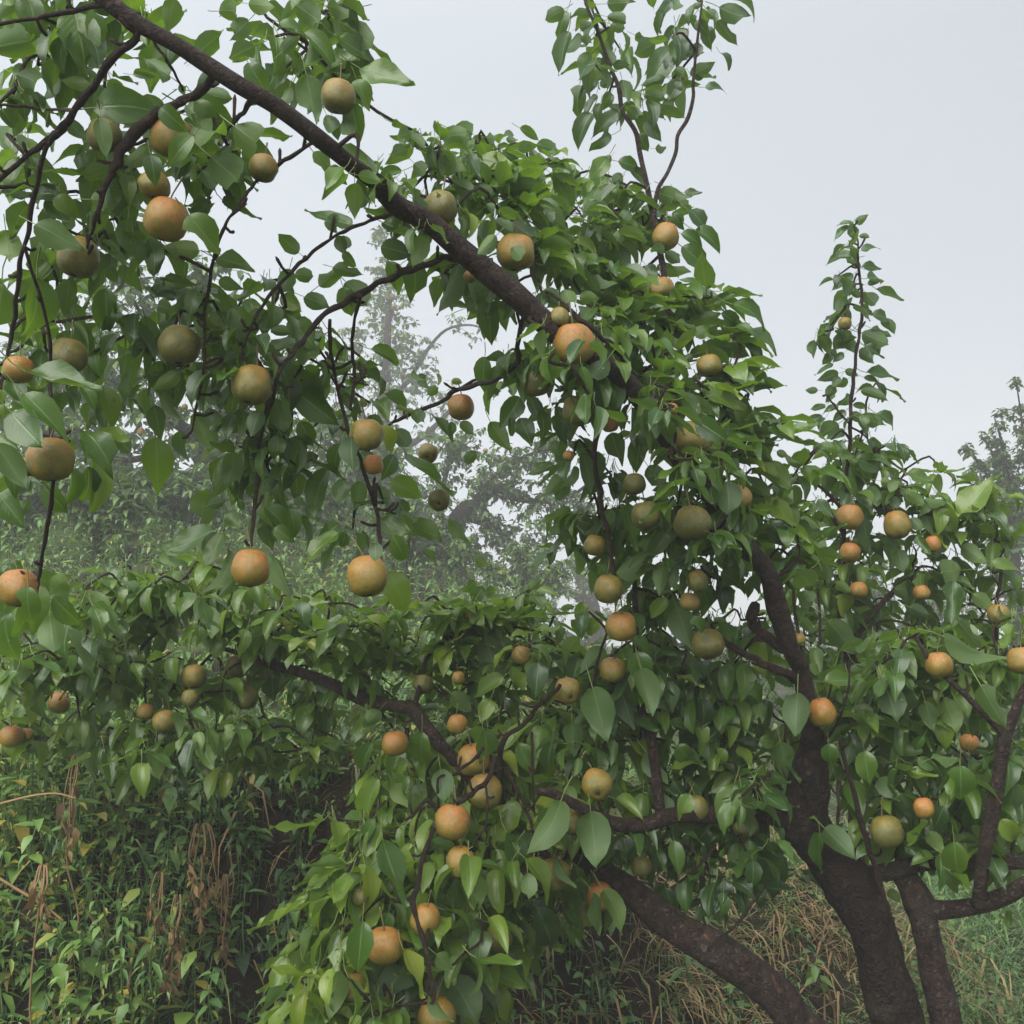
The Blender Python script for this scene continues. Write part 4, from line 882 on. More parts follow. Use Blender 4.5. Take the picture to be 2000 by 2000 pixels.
def traced(bx, by, tx, ty, wd, fl, d):
    """a leaf seen in the photograph, as a leaf of real size at distance d"""
    pl = math.hypot(tx - bx, ty - by)
    tilt = R.uniform(-.35, .35)
    real = pl / F * d
    dd = math.sin(tilt) * real
    b = P(bx, by, d); t = P(tx, ty, d + dd)
    y = (t - b); L = y.length
    y.normalize()
    v = (VIEW - b).normalized()
    n0 = (v - y * v.dot(y)).normalized()
    asp = wd / max(pl, 1)
    full = .555
    phi = math.acos(min(1, max(.25, asp / full)))
    best = None
    for sg in (-1, 1):
        n = n0 * math.cos(phi) + y.cross(n0) * math.sin(phi) * sg
        if best is None or n.z > best.z: best = n
    n = best
    if R.random() < .12:
        n = n0 * math.cos(phi) - (best - n0 * math.cos(phi))
    if n.z < -.12 or 'p' in fl:
        n = -n
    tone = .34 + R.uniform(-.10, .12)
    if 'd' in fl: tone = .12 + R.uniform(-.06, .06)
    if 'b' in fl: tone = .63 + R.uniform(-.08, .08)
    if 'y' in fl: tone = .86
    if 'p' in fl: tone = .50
    return frame(b, y, n, L, min(1.12, asp / full) if asp > full else R.uniform(.86, 1.0)), max(0.02, tone), pl * wd


items = {'A': [], 'R': []}       # (variant, matrix, tone, size in view)
for (ox, oy), s in LEAVES.items():
    for e in s.split(';'):
        q = e.split()
        fl = q[4].lstrip('0123456789'); wd = float(q[4][:len(q[4]) - len(fl)]) * K
        bx, by, tx, ty = [float(q[0]) * K + ox, float(q[1]) * K + oy, float(q[2]) * K + ox, float(q[3]) * K + oy]
        mx_, my_ = (bx + tx) / 2, (by + ty) / 2
        tree = 'R' if (mx_ > 1545 and my_ < 1260 and not (my_ > 1120 and mx_ > 1780 and wd > 45)) else 'A'
        d0 = 2.97 if tree == 'R' else D(mx_, my_)
        if tree == 'R' and my_ > 860: d0 = 2.9
        d = d0 + (R.uniform(-.11, -.06) if 'f' in fl else R.uniform(.035, .10))
        if tree == 'R' and my_ < 860:
            tx, ty = bx + (tx - bx) * 1.2, by + (ty - by) * 1.2; wd *= 1.3
        M, tone, sz = traced(bx, by, tx, ty, wd, fl, d)
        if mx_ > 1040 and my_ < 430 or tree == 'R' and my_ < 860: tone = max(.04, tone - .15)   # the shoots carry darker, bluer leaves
        items[tree].append((R.randrange(len(NEAR)), M, tone, sz))


def inside(poly, x, y):
    c = False
    n = len(poly)
    for i in range(n):
        x1, y1 = poly[i]; x2, y2 = poly[i - 1]
        if (y1 > y) != (y2 > y) and x < (x2 - x1) * (y - y1) / (y2 - y1) + x1: c = not c
    return c


def nearest(tree, p):
    return min(ANCHOR[tree], key=lambda a: (a[0] - p).length_squared)


LOWER = [(440, 1200), (170, 1180), (0, 1200)]
HID = ('half', 'behind', 'hidden', 'mostly', 'peeping', 'covered', 'between', 'wedged', 'tucked', 'partly', 'shade', 'wrapped', 'under', 'squeezed')
FRUIT = [(x, y, dia, D(x, y)) for x, y, dia, q, l in PEARS if dia > 40 and not any(k in l for k in HID)] + [(x, y, dia, 2.95) for x, y, dia, q, l in PEARS_R if dia > 34]


def hides_fruit(p, size):
    q = p - VIEW
    dep = q.y * CP + q.z * SP
    if dep < .3: return True
    px = 1000 + q.x / dep * F
    py = 1000 - (q.z * CP - q.y * SP) / dep * F
    s = size / dep * F
    for x, y, dia, fd in FRUIT:
        if dep < fd + dia * .5 / F * fd and (px - x) ** 2 + (py - y) ** 2 < (dia * .42 + s * .30) ** 2: return True
    return False


GAPS = [(1000, 1060, 70), (980, 830, 40), (960, 880, 45)]
for poly, ncl, nl, lpx, off, tone0, style, tree in FILL:
    pg = [tuple(float(v) for v in q.split()) for q in poly.split(',')]
    xs = [p[0] for p in pg]; ys = [p[1] for p in pg]
    cand = []
    tries = 0
    while len(cand) < ncl and tries < ncl * 60:
        tries += 1
        x, y = R.uniform(min(xs), max(xs)), R.uniform(min(ys), max(ys))
        if not inside(pg, x, y): continue
        if any((x - gx_) ** 2 + (y - gy_) ** 2 < r * r for gx_, gy_, r in GAPS): continue
        d0 = 3.0 if tree == 'R' else D(x, y)
        if pg[0] in LOWER: d0 = max(d0, 2.62)
        d = d0 + off + R.uniform(-.06, .22)
        c = P(x, y, d)
        cand.append(((nearest(tree, c)[0] - c).length, c, d))
    cand.sort(key=lambda t: t[0])
    for dist_, c, d in cand:
        a, r = nearest(tree, c)
        if (a - c).length > .20: c = a + (c - a) * (.20 / (a - c).length) * R.uniform(.8, 1)
        if (a - c).length > .03:
            mid = (a + c) / 2 + Vector((R.uniform(-.03, .03), R.uniform(-.03, .03), R.uniform(-.02, .04)))
            pth = smooth_path([(a, min(r, .0045)), (mid, .0034), (c, .0024)], 3)
            if not hides_fruit(mid, .01) and not hides_fruit(c, .01): twigs[tree].tube(pth, 5, 1)
            for q in pth[2:]: ANCHOR[tree].append((q[0], .003))
        az0 = R.uniform(0, 6.28)
        for i in range(nl + R.choice((-1, 0, 1))):
            az = az0 + i * 2.4
            o_dir = Vector((math.cos(az), math.sin(az), 0))
            if style == 'u': y_ = o_dir * R.uniform(.8, 1) + Vector((.25, -.1, R.uniform(-.35, .45)))
            elif style == 'm': y_ = o_dir * R.uniform(.7, 1) + Vector((0, 0, R.uniform(-1.1, .25)))
            else: y_ = o_dir * R.uniform(.3, 1.2) + Vector((0, 0, R.uniform(-1.2, .1)))
            y_.normalize()
            up = Vector((0, 0, 1)) * .8 + o_dir * (.7 if style != 'u' else .1) + Vector((R.uniform(-.4, .4), R.uniform(-.4, .4), R.uniform(-.3, .3)))
            L = lpx / F * d * R.uniform(.72, 1.22)
            bpos = c + o_dir * L * R.uniform(.15, .4) + Vector((0, 0, R.uniform(-.3, .1) * L))
            if hides_fruit(bpos + y_ * L * .5, L) and R.random() < .9: continue
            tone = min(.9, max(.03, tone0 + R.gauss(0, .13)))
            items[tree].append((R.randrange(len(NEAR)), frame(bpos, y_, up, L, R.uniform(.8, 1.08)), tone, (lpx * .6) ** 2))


def leaves_on(tree, root):
    its = sorted(items[tree], key=lambda t: -t[3])
    T = Matrix.Translation(-root.location)
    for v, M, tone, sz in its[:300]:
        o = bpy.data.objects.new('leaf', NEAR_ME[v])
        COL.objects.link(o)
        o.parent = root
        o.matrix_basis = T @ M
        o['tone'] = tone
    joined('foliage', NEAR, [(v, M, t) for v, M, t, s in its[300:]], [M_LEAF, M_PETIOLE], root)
    twigs[tree].build('twigs', M_TWIG, root, 'stuff')


leaves_on('A', TA)
leaves_on('R', TR)


# ------------------------------------------------------------------ pears
def lathe(prof, n, jit=0.0, seed=0):
    V, Fc = [], []
    for i, (r, z) in enumerate(prof):
        for s in range(n):
            a = 2 * math.pi * s / n
            k = 1 + jit * noise.noise(Vector((math.cos(a) * 1.3 + seed * 7, math.sin(a) * 1.3, z * 1.3)))
            V.append((r * k * math.cos(a), r * k * math.sin(a), z))
    for i in range(len(prof) - 1):
        for s in range(n):
            a = i * n + s; b = i * n + (s + 1) % n
            Fc += [(a, a + n, b + n), (a, b + n, b)]
    return np.array(V), np.array(Fc)


PROF = [(.02, .80), (.10, .83), (.2, .885), (.33, .90), (.5, .86), (.70, .72), (.86, .50), (.96, .24), (1.0, -.02), (.975, -.28), (.88, -.54), (.70, -.75), (.50, -.87), (.33, -.915), (.20, -.90), (.12, -.86), (.02, -.84)]
PEAR_ME, STALK_ME, DROP_ME = [], [], []
for i in range(4):
    V, Fc = lathe(PROF, 24, .13, i)
    V[:, 2] *= (1.0, .96, 1.06, 1.0)[i]
    PEAR_ME.append(mesh_from('pear', V, Fc, [M_PEAR]))
    b = Bag()
    q = R.uniform(-.3, .3)
    b.tube([(Vector((0, 0, .78)), .05), (Vector((q * .3, .1 * q, 1.15)), .04), (Vector((q, .25 * q, 1.6)), .045), (Vector((q * 1.5, .4 * q, 1.95)), .07)], 6, 3)
    STALK_ME.append(mesh_from('stalk', b.V[0], b.F[0], [M_STALK]))
V, Fc = lathe([(.16, -.885), (.17, -.915), (.11, -.93), (.07, -.905), (.0, -.90)], 12, .5)
CALYX_ME = mesh_from('calyx', V, Fc, [M_CALYX])
oct_ = [(1, 0, 0), (-1, 0, 0), (0, 1, 0), (0, -1, 0), (0, 0, 1), (0, 0, -1)]
import bmesh
bmx = bmesh.new(); bmesh.ops.create_icosphere(bmx, subdivisions=1, radius=1.0)
ICV = np.array([tuple(v.co) for v in bmx.verts]); ICF = np.array([[v.index for v in f.verts] for f in bmx.faces]); bmx.free()
for i in range(3):
    VV, FF = [], []
    for k in range(26):
        a = R.uniform(0, 6.28); zz = R.uniform(-.55, .86)
        r0 = np.interp(zz, [p[1] for p in PROF[::-1]][4:-4], [p[0] for p in PROF[::-1]][4:-4])
        s = R.choice((.011, .014, .018, .024))
        V = ICV * np.array([s, s, s * 1.2]) + np.array([r0 * math.cos(a), r0 * math.sin(a), zz])
        FF.append(ICF + len(VV) * len(ICV)); VV.append(V)
    DROP_ME.append(mesh_from('drops', np.vstack(VV), np.vstack(FF), [M_DROP]))


def pear(x, y, dia, ripe, label, d, group, mini=False):
    i = R.randrange(4)
    r = dia * .48 / F * d
    o = bpy.data.objects.new('pear', PEAR_ME[i])
    COL.objects.link(o)
    o.location = P(x, y, d)
    o.scale = (r * R.uniform(.95, 1.05), r, r * R.uniform(.94, 1.05))
    tx_, ty_ = R.uniform(-.25, .1), R.uniform(-.25, .25)
    if 'eye' in label: tx_, ty_ = -1.0, R.uniform(-.5, .2)
    o.rotation_euler = (tx_, ty_, R.uniform(0, 6.28) if 'eye' not in label else 0)
    o['ripe'] = ripe - .08
    tag(o, label, 'pear', group)
    if not mini:
        for nm, me in (('stalk', STALK_ME[i]), ('calyx', CALYX_ME)) + ((('droplets', DROP_ME[R.randrange(3)]),) if dia > 46 else ()):
            c = bpy.data.objects.new(nm, me)
            COL.objects.link(c); c.parent = o
            if nm == 'droplets': c['kind'] = 'stuff'
    return o


for x, y, dia, ripe, lab in PEARS:
    pear(x, y, dia, ripe, lab, D(x, y), 'russet pears ripening on the near tree')
for x, y, dia, ripe, lab in PEARS_R:
    pear(x, y, dia, ripe, lab, 2.95 if y < 1300 else 2.9, 'russet pears ripening on the right tree')


# ------------------------------------------------------------------ trees fading into the fog
def fog_tree(label, d, stem_px, limbs, clumps, nleaf, leaf, tone, fruits, flabel, droop=.8, parts=300):
    """limbs: polylines of x y width; clumps: x, y, radius px, share; leaves sit on twigs inside the clumps"""
    bx = (stem_px - 1000) / F * d
    base = Vector((bx, d, 0)); base.z = h(bx, d) - .05
    root = empty('pear_tree', base, label, 'tree', 'pear trees of the orchard')
    anchors = []
    for li, s in enumerate(limbs):
        rows = [[float(v) for v in e.split()] for e in s.split(';')]
        dep = d
        pts = []
        for k, q in enumerate(rows):
            dep = d + (R.uniform(-.06, .06) * d * .5 if k else 0)
            pts.append((P(q[0], q[1], dep), q[2] * .5 / F * d))
        if li == 0: pts.insert(0, (base.copy(), pts[0][1] * 1.2))
        V, Fc = tube_arrays(pts, 8, 5, rough=.14, freq=14)
        link('trunk' if li == 0 else 'branch', mesh_from('branch', V, Fc, [M_BARK]), root)
        anchors += [p for p, r in smooth_path(pts, 4)]
    its = []
    tw = Bag()
    tot = sum(c[3] for c in clumps)
    for cx_, cy_, cr, sh in clumps:
        c = P(cx_, cy_, d); rr = cr / F * d
        ntw = max(3, int(nleaf * sh / tot / 13))
        for t in range(ntw):
            u = Vector((R.gauss(0, .5), R.gauss(0, .55), R.gauss(0, .5)))
            if u.length > 1.15: u *= 1.15 / u.length
            e = c + u * rr
            a = min(anchors, key=lambda q: (q - e).length_squared)
            st = a if (a - e).length < .45 else e + (a - e).normalized() * R.uniform(.25, .5)
            mid = (st + e) / 2 + Vector((R.uniform(-.05, .05), R.uniform(-.05, .05), R.uniform(0, .1)))
            path = smooth_path([(st, .006), (mid, .005), (e, .002)], 4)
            tw.tube(path, 4, 1)
            for k in range(13):
                q = path[min(len(path) - 1, int(R.uniform(.25, 1) * len(path)))][0]
                az = R.uniform(0, 6.28)
                od = Vector((math.cos(az), math.sin(az), 0))
                y_ = od + Vector((0, 0, R.uniform(-1.6, .4) * droop))
                L = leaf * R.uniform(.7, 1.2)
                its.append((R.randrange(4), frame(q + od * L * R.uniform(.1, .5) + Vector((0, 0, R.uniform(-.4, .2) * L)), y_, Vector((0, 0, 1)) + od * .5 + Vector((R.uniform(-.5, .5), R.uniform(-.5, .5), 0)), L), min(.9, max(.02, tone + R.gauss(0, .12)))))
    its.sort(key=lambda t: (t[1].translation - VIEW).length)
    T = Matrix.Translation(-base)
    for v, M, tn in its[:parts]:
        o = bpy.data.objects.new('leaf', FAR_ME[v])
        COL.objects.link(o); o.parent = root; o.matrix_basis = T @ M; o['tone'] = tn
    joined('crown', FARL, its[parts:], [M_FARLEAF], root)
    tw.build('twigs', M_BARK, root, 'stuff')
    for fi, (x, y, dia, ripe) in enumerate(fruits):
        pear(x, y, dia, ripe, (flabel[fi] if isinstance(flabel, list) else flabel), d - R.uniform(.2, .5) * .5, 'small pears in the foggy trees', dia < 12)
    return root


fog_tree('wide foggy pear tree far behind the drooping twigs at the left', 11.0, 470,
         ["505 1040 46;480 960 40;430 900 34;380 850 26;300 800 20;200 740 14", "470 950 24;380 945 18;280 950 12;190 930 8", "480 960 30;470 880 24;440 780 18;420 640 12;400 540 7", "500 1000 28;600 960 20;700 1000 14", "380 850 18;250 900 12;160 860 8", "440 780 14;340 680 10;260 590 7;230 520 4"],
         [(260, 820, 150, 3), (420, 900, 140, 3), (120, 780, 130, 2.4), (380, 700, 130, 2.2), (240, 650, 120, 2), (480, 800, 120, 2), (330, 970, 110, 1.8), (120, 900, 100, 1.2), (400, 570, 80, .9), (260, 530, 80, .8), (520, 960, 110, 1.4), (60, 660, 90, 1), (560, 760, 90, 1.2), (60, 1010, 110, 1.6), (200, 1000, 100, 1.4), (440, 1040, 90, 1.2), (-40, 960, 110, 1.2), (440, 500, 46, .25), (300, 470, 40, .15)], 9000, .105, .36,
         [(270, 828, 15, .5), (276, 844, 17, .75), (282, 812, 12, .3), (361, 795, 13, .6), (347, 777, 12, .3), (242, 925, 13, .2), (262, 950, 14, .25), (298, 997, 15, .15), (312, 1008, 13, .3), (355, 990, 13, .2), (455, 890, 13, .2), (480, 950, 12, .3), (372, 640, 12, .6), (345, 690, 11, .4), (307, 1063, 16, .5), (160, 665, 12, .3), (210, 840, 13, .4)],
         ['middle pear of a small upright trio in the wide foggy tree', 'lowest orange pear of a small upright trio in the wide foggy tree', 'highest greenish pear of a small upright trio in the wide foggy tree', 'tiny tan pear, right of a close pair in the wide foggy tree', 'tiny pale pear, left of a close pair in the wide foggy tree', 'tiny olive pear left of the twin hanging leaves, low in the wide foggy tree', 'tiny olive pear just below another one, low left in the wide foggy tree', 'tiny olive pear, left of the lowest close pair in the wide foggy tree', 'tiny olive pear, right of the lowest close pair in the wide foggy tree', 'tiny dull pear over the drooping leaves of the orange pear in the wide foggy tree', 'tiny pear behind the hanging twig over the deep orange pear in the wide foggy tree', 'tiny pear almost touching the twig of the deep orange pear in the wide foggy tree', 'tiny orange pear highest up in the wide foggy tree', 'tiny pear under the olive pear of the thin twig in the wide foggy tree', 'single yellowish pear lowest, over the shrubs in the wide foggy tree', 'tiny pear by the plain olive pear at upper left in the wide foggy tree', 'tiny pear right of the wet golden pear in the wide foggy tree'])
fog_tree('tall narrow pear tree almost lost in fog, spire shaped crown above the low pears', 26.0, 740,
         ["740 1080 40;742 960 34;745 860 28;752 760 22;757 660 15;760 560 10;752 470 6;740 440 3", "745 860 16;700 800 12;670 720 8;655 660 4", "748 800 16;800 740 10;830 690 8;870 645 6;920 635 4;960 650 3", "745 900 18;830 850 12;880 800 8", "744 930 16;660 880 12;600 840 8"],
         [(755, 620, 60, 2.2), (750, 540, 42, 1.2), (745, 480, 26, .5), (760, 700, 80, 2.4), (690, 690, 60, 1.2), (750, 780, 110, 2.6), (660, 760, 70, 1), (830, 690, 40, .5), (900, 640, 36, .25), (945, 645, 20, .12), (820, 860, 100, 1.8), (700, 870, 110, 2), (860, 780, 60, .7), (610, 830, 70, .8)], 4500, .14, .36,
         [(766, 580, 14, .5), (750, 637, 14, .7), (770, 668, 12, .5), (788, 735, 12, .3), (770, 598, 11, .5)], ['topmost yellow pear in the spire shaped tree', 'bright yellow pear halfway up in the spire shaped tree', 'faint yellow pear under the bright one in the spire shaped tree', 'lowest yellow pear in the spire shaped tree', 'faint yellow pear close to the topmost one in the spire shaped tree'])
fog_tree('grey foggy pear tree in the middle gap, with arching branches hanging low', 15.0, 900,
         ["885 1090 44;880 1040 40;905 1000 34;930 985 28;960 960 22;1000 950 14", "905 1010 20;940 1020 15;990 1050 11;1030 1110 8;1050 1160 6;1065 1230 4", "930 985 20;960 940 14;1010 900 9;1060 880 6;1110 870 4", "885 1045 20;860 1000 14;870 930 10;890 880 6", "900 1050 12;920 1080 9;960 1150 6", "960 960 14;1050 980 10;1130 960 7;1180 900 4"],
         [(940, 930, 90, 2.2), (1020, 930, 80, 2), (880, 900, 70, 1.4), (1060, 1000, 80, 1.8), (960, 1020, 80, 1.6), (900, 1080, 80, 1.3), (860, 1130, 50, .8), (1000, 1080, 70, 1.2), (1060, 1130, 70, 1.2), (1110, 930, 70, 1), (880, 850, 50, .5), (900, 1000, 60, 1), (1090, 860, 50, .5), (1150, 1020, 60, .8), (850, 1180, 40, .4)], 5200, .10, .34,
         [(930, 1014, 14, .6), (953, 937, 11, .5), (970, 945, 10, .4), (982, 1107, 13, .4), (1016, 896, 10, .4), (948, 880, 10, .4), (1010, 1075, 10, .3)], ['bright yellow pear on the leaning trunk in the grey misty tree', 'left one of two pale pears side by side in the grey misty tree', 'right one of two pale pears side by side in the grey misty tree', 'low pale pear near the hanging twigs in the grey misty tree', 'high pale pear at the right in the grey misty tree', 'high pale pear at the left in the grey misty tree', 'pale pear close to the long arching branch in the grey misty tree'])
fog_tree('pale low pear tree deep in the fog right of the misty gap', 27.0, 1160,
         ["1160 1230 40;1150 1170 30;1130 1120 22;1120 1080 12", "1150 1170 18;1200 1130 12;1240 1100 7", "1150 1180 18;1100 1150 12;1060 1130 7"],
         [(1120, 1110, 60, 1.5), (1170, 1130, 60, 1.4), (1090, 1170, 60, 1.2), (1210, 1170, 70, 1.2), (1150, 1200, 70, 1.3), (1280, 1180, 70, 1)], 3000, .11, .36,
         [(1118, 1063, 11, .5), (1118, 1100, 10, .4), (1124, 1052, 10, .5)], ['middle pale pear in the pale low tree deep in fog', 'lowest pale pear in the pale low tree deep in fog', 'topmost pale pear in the pale low tree deep in fog'])
fog_tree('dark grey pear tree in fog cut by the right frame edge, with upright shoots', 14.0, 1985,
         ["1985 1240 30;1985 1150 22;1980 1060 16;1975 980 11;1965 900 7;1950 840 4;1942 815 2", "1985 1060 12;2010 940 8;1998 840 5;1990 780 3;1982 735 2", "1978 1010 7;1930 930 5;1900 890 6;1885 868 3", "1972 960 6;1935 880 4;1915 850 4"],
         [(1975, 1010, 62, 2.4), (2010, 960, 70, 2), (1960, 950, 46, 1.5), (1990, 890, 46, 1.2), (1965, 900, 32, .8), (1948, 850, 20, .35), (1995, 800, 20, .4), (1985, 750, 10, .15), (1930, 910, 22, .35), (1890, 880, 16, .2), (1900, 940, 30, .4), (1960, 1080, 60, 1.6), (1940, 1150, 70, 1.4), (2020, 1080, 90, 2)], 6000, .08, .24, [], '', .6)
fog_tree('foggy pear tree low between the right tree and its pears', 18.0, 1740,
         ["1740 1330 40;1730 1240 30;1720 1180 20;1700 1120 10", "1730 1250 18;1800 1200 12;1840 1150 6", "1735 1260 16;1640 1220 10;1580 1180 6"],
         [(1740, 1150, 90, 1.6), (1650, 1200, 90, 1.5), (1820, 1180, 90, 1.5), (1560, 1230, 80, 1.2), (1720, 1250, 120, 2), (1880, 1240, 90, 1.4)], 4000, .10, .38, [], '')
fog_tree('pale green pear tree behind the trunk fork, seen through its leaves', 11.0, 1400,
         ["1420 1480 40;1410 1400 30;1400 1340 20;1390 1290 10", "1410 1410 18;1470 1360 10;1500 1320 6", "1412 1420 16;1340 1370 10;1300 1340 6"],
         [(1400, 1330, 90, 1.6), (1460, 1380, 80, 1.4), (1330, 1390, 80, 1.4), (1400, 1430, 90, 1.6), (1250, 1420, 80, 1), (1540, 1400, 60, .8), (1300, 1290, 80, 1.2), (1420, 1250, 80, 1.2), (1500, 1270, 70, 1)], 3500, .08, .5, [], '')


fog_tree('foggy pear tree standing on the slope at the far left edge', 17.0, 60,
         ["60 1010 46;70 930 36;90 840 24;100 740 14;95 640 8", "68 940 22;0 860 14;-40 780 8", "80 900 20;160 820 14;210 740 8"],
         [(80, 800, 130, 2.4), (0, 830, 110, 1.6), (170, 760, 110, 1.8), (90, 690, 100, 1.4), (200, 880, 120, 1.8), (60, 910, 110, 1.6), (150, 620, 60, .6), (-30, 720, 90, 1)], 4500, .11, .34, [], '')
fog_tree('foggy pear tree on the slope between the two hanging pears', 14.0, 640,
         ["650 1090 44;645 1020 34;640 960 24;660 880 15;650 800 8", "645 1020 22;590 950 14;540 900 8", "642 980 20;720 920 13;780 880 7"],
         [(640, 900, 110, 2.2), (560, 960, 100, 1.8), (730, 940, 110, 1.8), (640, 1000, 100, 1.6), (790, 1000, 90, 1.3), (560, 860, 80, 1.1), (700, 850, 70, .9), (820, 1080, 70, .8)], 4500, .11, .34, [], '')


for lab, d_, spx, cl, tn in (
 ('low dark shrub on the slope behind the golden pear at the left edge', 9.0, 40, [(40, 1010, 70, 2), (-20, 980, 60, 1.5), (90, 960, 50, 1.2)], .30),
 ('rounded green shrub on the slope between two hanging twigs at the left', 8.4, 190, [(190, 1010, 70, 2), (250, 980, 60, 1.6), (150, 960, 50, 1)], .36),
 ('dark bushy shrub on the slope left of the deep orange pear', 9.2, 350, [(350, 1000, 70, 2), (300, 960, 60, 1.5), (410, 970, 60, 1.5)], .26),
 ('leafy shrub on the slope between the two pears at the twig tips', 10.0, 600, [(590, 1010, 70, 2), (540, 980, 55, 1.2), (650, 990, 60, 1.4)], .34),
 ('pale shrub on the slope right of the golden orange pear', 11.0, 800, [(800, 1040, 60, 2), (750, 1020, 50, 1.2), (860, 1060, 60, 1.4), (910, 1090, 50, 1)], .40),
 ('small pale shrub on the slope beneath the misty gap', 12.5, 1020, [(1020, 1110, 60, 2), (960, 1120, 50, 1.2), (1080, 1130, 60, 1.4)], .44)):
    o_ = fog_tree(lab, d_, spx, ["%d %d 16;%d %d 10;%d %d 5" % (spx, cl[0][1] + 60, spx + 5, cl[0][1] + 10, spx, cl[0][1] - 30)] + ["%d %d 8;%d %d 5;%d %d 3" % (spx, cl[0][1] + 50, (spx + q[0]) / 2, (cl[0][1] + 50 + q[1]) / 2, q[0], q[1]) for q in cl[1:]], cl, 1300, .085, tn, [], '', .7, 150)
    o_.name = 'shrub'; o_['category'] = 'shrub'; o_['group'] = 'shrubs on the slope'


# ------------------------------------------------------------------ weeds, grass and withered stalks on the bank
def weed_items(x, y, hh, n, leaf, tone, lance, items_, bag, lean=None, spread=.5):
    z = h(x, y)
    b = Vector((x, y, z - .01))
    ln = lean or Vector((R.uniform(-.25, .25), R.uniform(-.35, .1), 0))
    top = b + Vector((ln.x * hh, ln.y * hh, hh))
    mid = (b + top) / 2 + Vector((R.uniform(-.05, .05), R.uniform(-.05, .05), 0)) * hh
    path = smooth_path([(b, .0022), (mid, .0018), (top, .001)], 4)
    bag.tube(path, 3, 1)
    for k in range(n):
        t = .2 + .8 * k / max(1, n - 1)
        q = path[min(len(path) - 1, int(t * (len(path) - 1) + .5))][0]
        az = k * 2.4 + R.uniform(-.4, .4)
        od = Vector((math.cos(az), math.sin(az), 0))
        y_ = od + Vector((0, 0, R.uniform(-.7, .5)))
        L = leaf * R.uniform(.6, 1.25) * (1.15 - .5 * t)
        items_.append((R.randrange(4), frame(q + od * L * .15, y_, Vector((0, 0, 1)) + od * .2 + Vector((R.uniform(-.3, .3), R.uniform(-.3, .3), 0)), L), min(.97, max(.02, tone + R.gauss(0, .17)))))


def clump_noise(x, y): return noise.noise(Vector((x * 1.7, y * 1.7, 5.0))) * .7 + .5 * noise.noise(Vector((x * 4.5, y * 4.5, 2.0)))


oi_, li_, sb = [], [], Bag()
n_weeds = 0
while n_weeds < 2100:                       # thick green weeds on the sloping bank at the left
    x, y = R.uniform(-2.6, -.35), R.uniform(1.9, 4.0)
    px = 1000 + x / y * 2000
    dens = 1 - .93 * ss(330, 560, px)
    if R.random() > dens or px < -250: continue
    n_weeds += 1
    cn = clump_noise(x, y)
    if R.random() > .75 + 1.1 * cn: continue
    if R.random() < .38 + cn: weed_items(x, y, R.uniform(.08, .30) * (1 + cn), 10, R.choice((.022, .03, .045, .06, .09)), .66 + .3 * cn, False, oi_, sb)
    else: weed_items(x, y, R.uniform(.12, .36) * (1 + cn), 13, R.choice((.03, .045, .06, .08)), .66 + .3 * cn, True, li_, sb)
for k in range(420):                        # thin weeds on the bare dark face
    x, y = R.uniform(-1.1, .35), R.uniform(3.05, 3.75)
    weed_items(x, y, R.uniform(.08, .26), 9, R.uniform(.04, .08), R.choice((.2, .3, .45, .6)), R.random() < .5, li_ if R.random() < .6 else oi_, sb)
for k in range(1700):                        # upper terrace edge and beyond
    y = R.uniform(3.7, 12); x = R.uniform(-.66, .12) * y
    if R.random() > .8 + 1.2 * clump_noise(x, y): continue
    weed_items(x, y, R.uniform(.16, .42) * (.6 + y * .08), 13, R.uniform(.05, .09) * (.7 + y * .06), .58 + .25 * clump_noise(x, y), True, li_ if R.random() < .6 else oi_, sb)
for k in range(900):                        # weeds between the trunk and the right edge
    y = R.uniform(3.6, 8); x = R.uniform(.12, .62) * y
    weed_items(x, y, R.uniform(.06, .2), 8, R.uniform(.03, .06), .5 + .15 * clump_noise(x, y), True, li_ if R.random() < .7 else oi_, sb)
tag(joined('broad_weeds', OVATE, oi_, [M_WEED]), 'low round leaved green weeds covering the bank', None)
tag(joined('narrow_weeds', LANCE, li_, [M_WEED]), 'low narrow leaved green weeds covering the bank and terrace', None)
tag(sb.build('weed_stems', M_GRASS, None, 'stuff', .45), 'thin green weed stems on the bank', None)


def blade(width, bend):
    V, Fc, UV = [], [], []
    for i in range(4):
        t = i / 3
        wd = width * (1 - t) + .001
        yy = t * math.cos(bend * t); z = -t * math.sin(bend * t)
        V += [(-wd, yy, z), (wd, yy, z)]; UV += [(0, t), (1, t)]
    for i in range(3):
        a = i * 2
        Fc += [(a, a + 1, a + 3), (a, a + 3, a + 2)]
    return np.array(V), np.array(Fc), np.array(UV), np.zeros(len(Fc), int)


BL = [blade(.022, b) for b in (.4, .9, 1.4, 1.9)]


def tuft(x, y, n, L, tone, its, lay=0.5):
    b = Vector((x, y, h(x, y) - .01))
    for k in range(n):
        az = R.uniform(0, 6.28)
        od = Vector((math.cos(az), math.sin(az), 0))
        its.append((R.randrange(4), frame(b + od * R.uniform(0, .04), od * R.uniform(.1, lay * 2) + Vector((0, 0, 1)) * R.uniform(.15, 1), od * -1 + Vector((0, 0, .4)), L * R.uniform(.5, 1.3)), min(1, max(0, tone + R.gauss(0, .15)))))


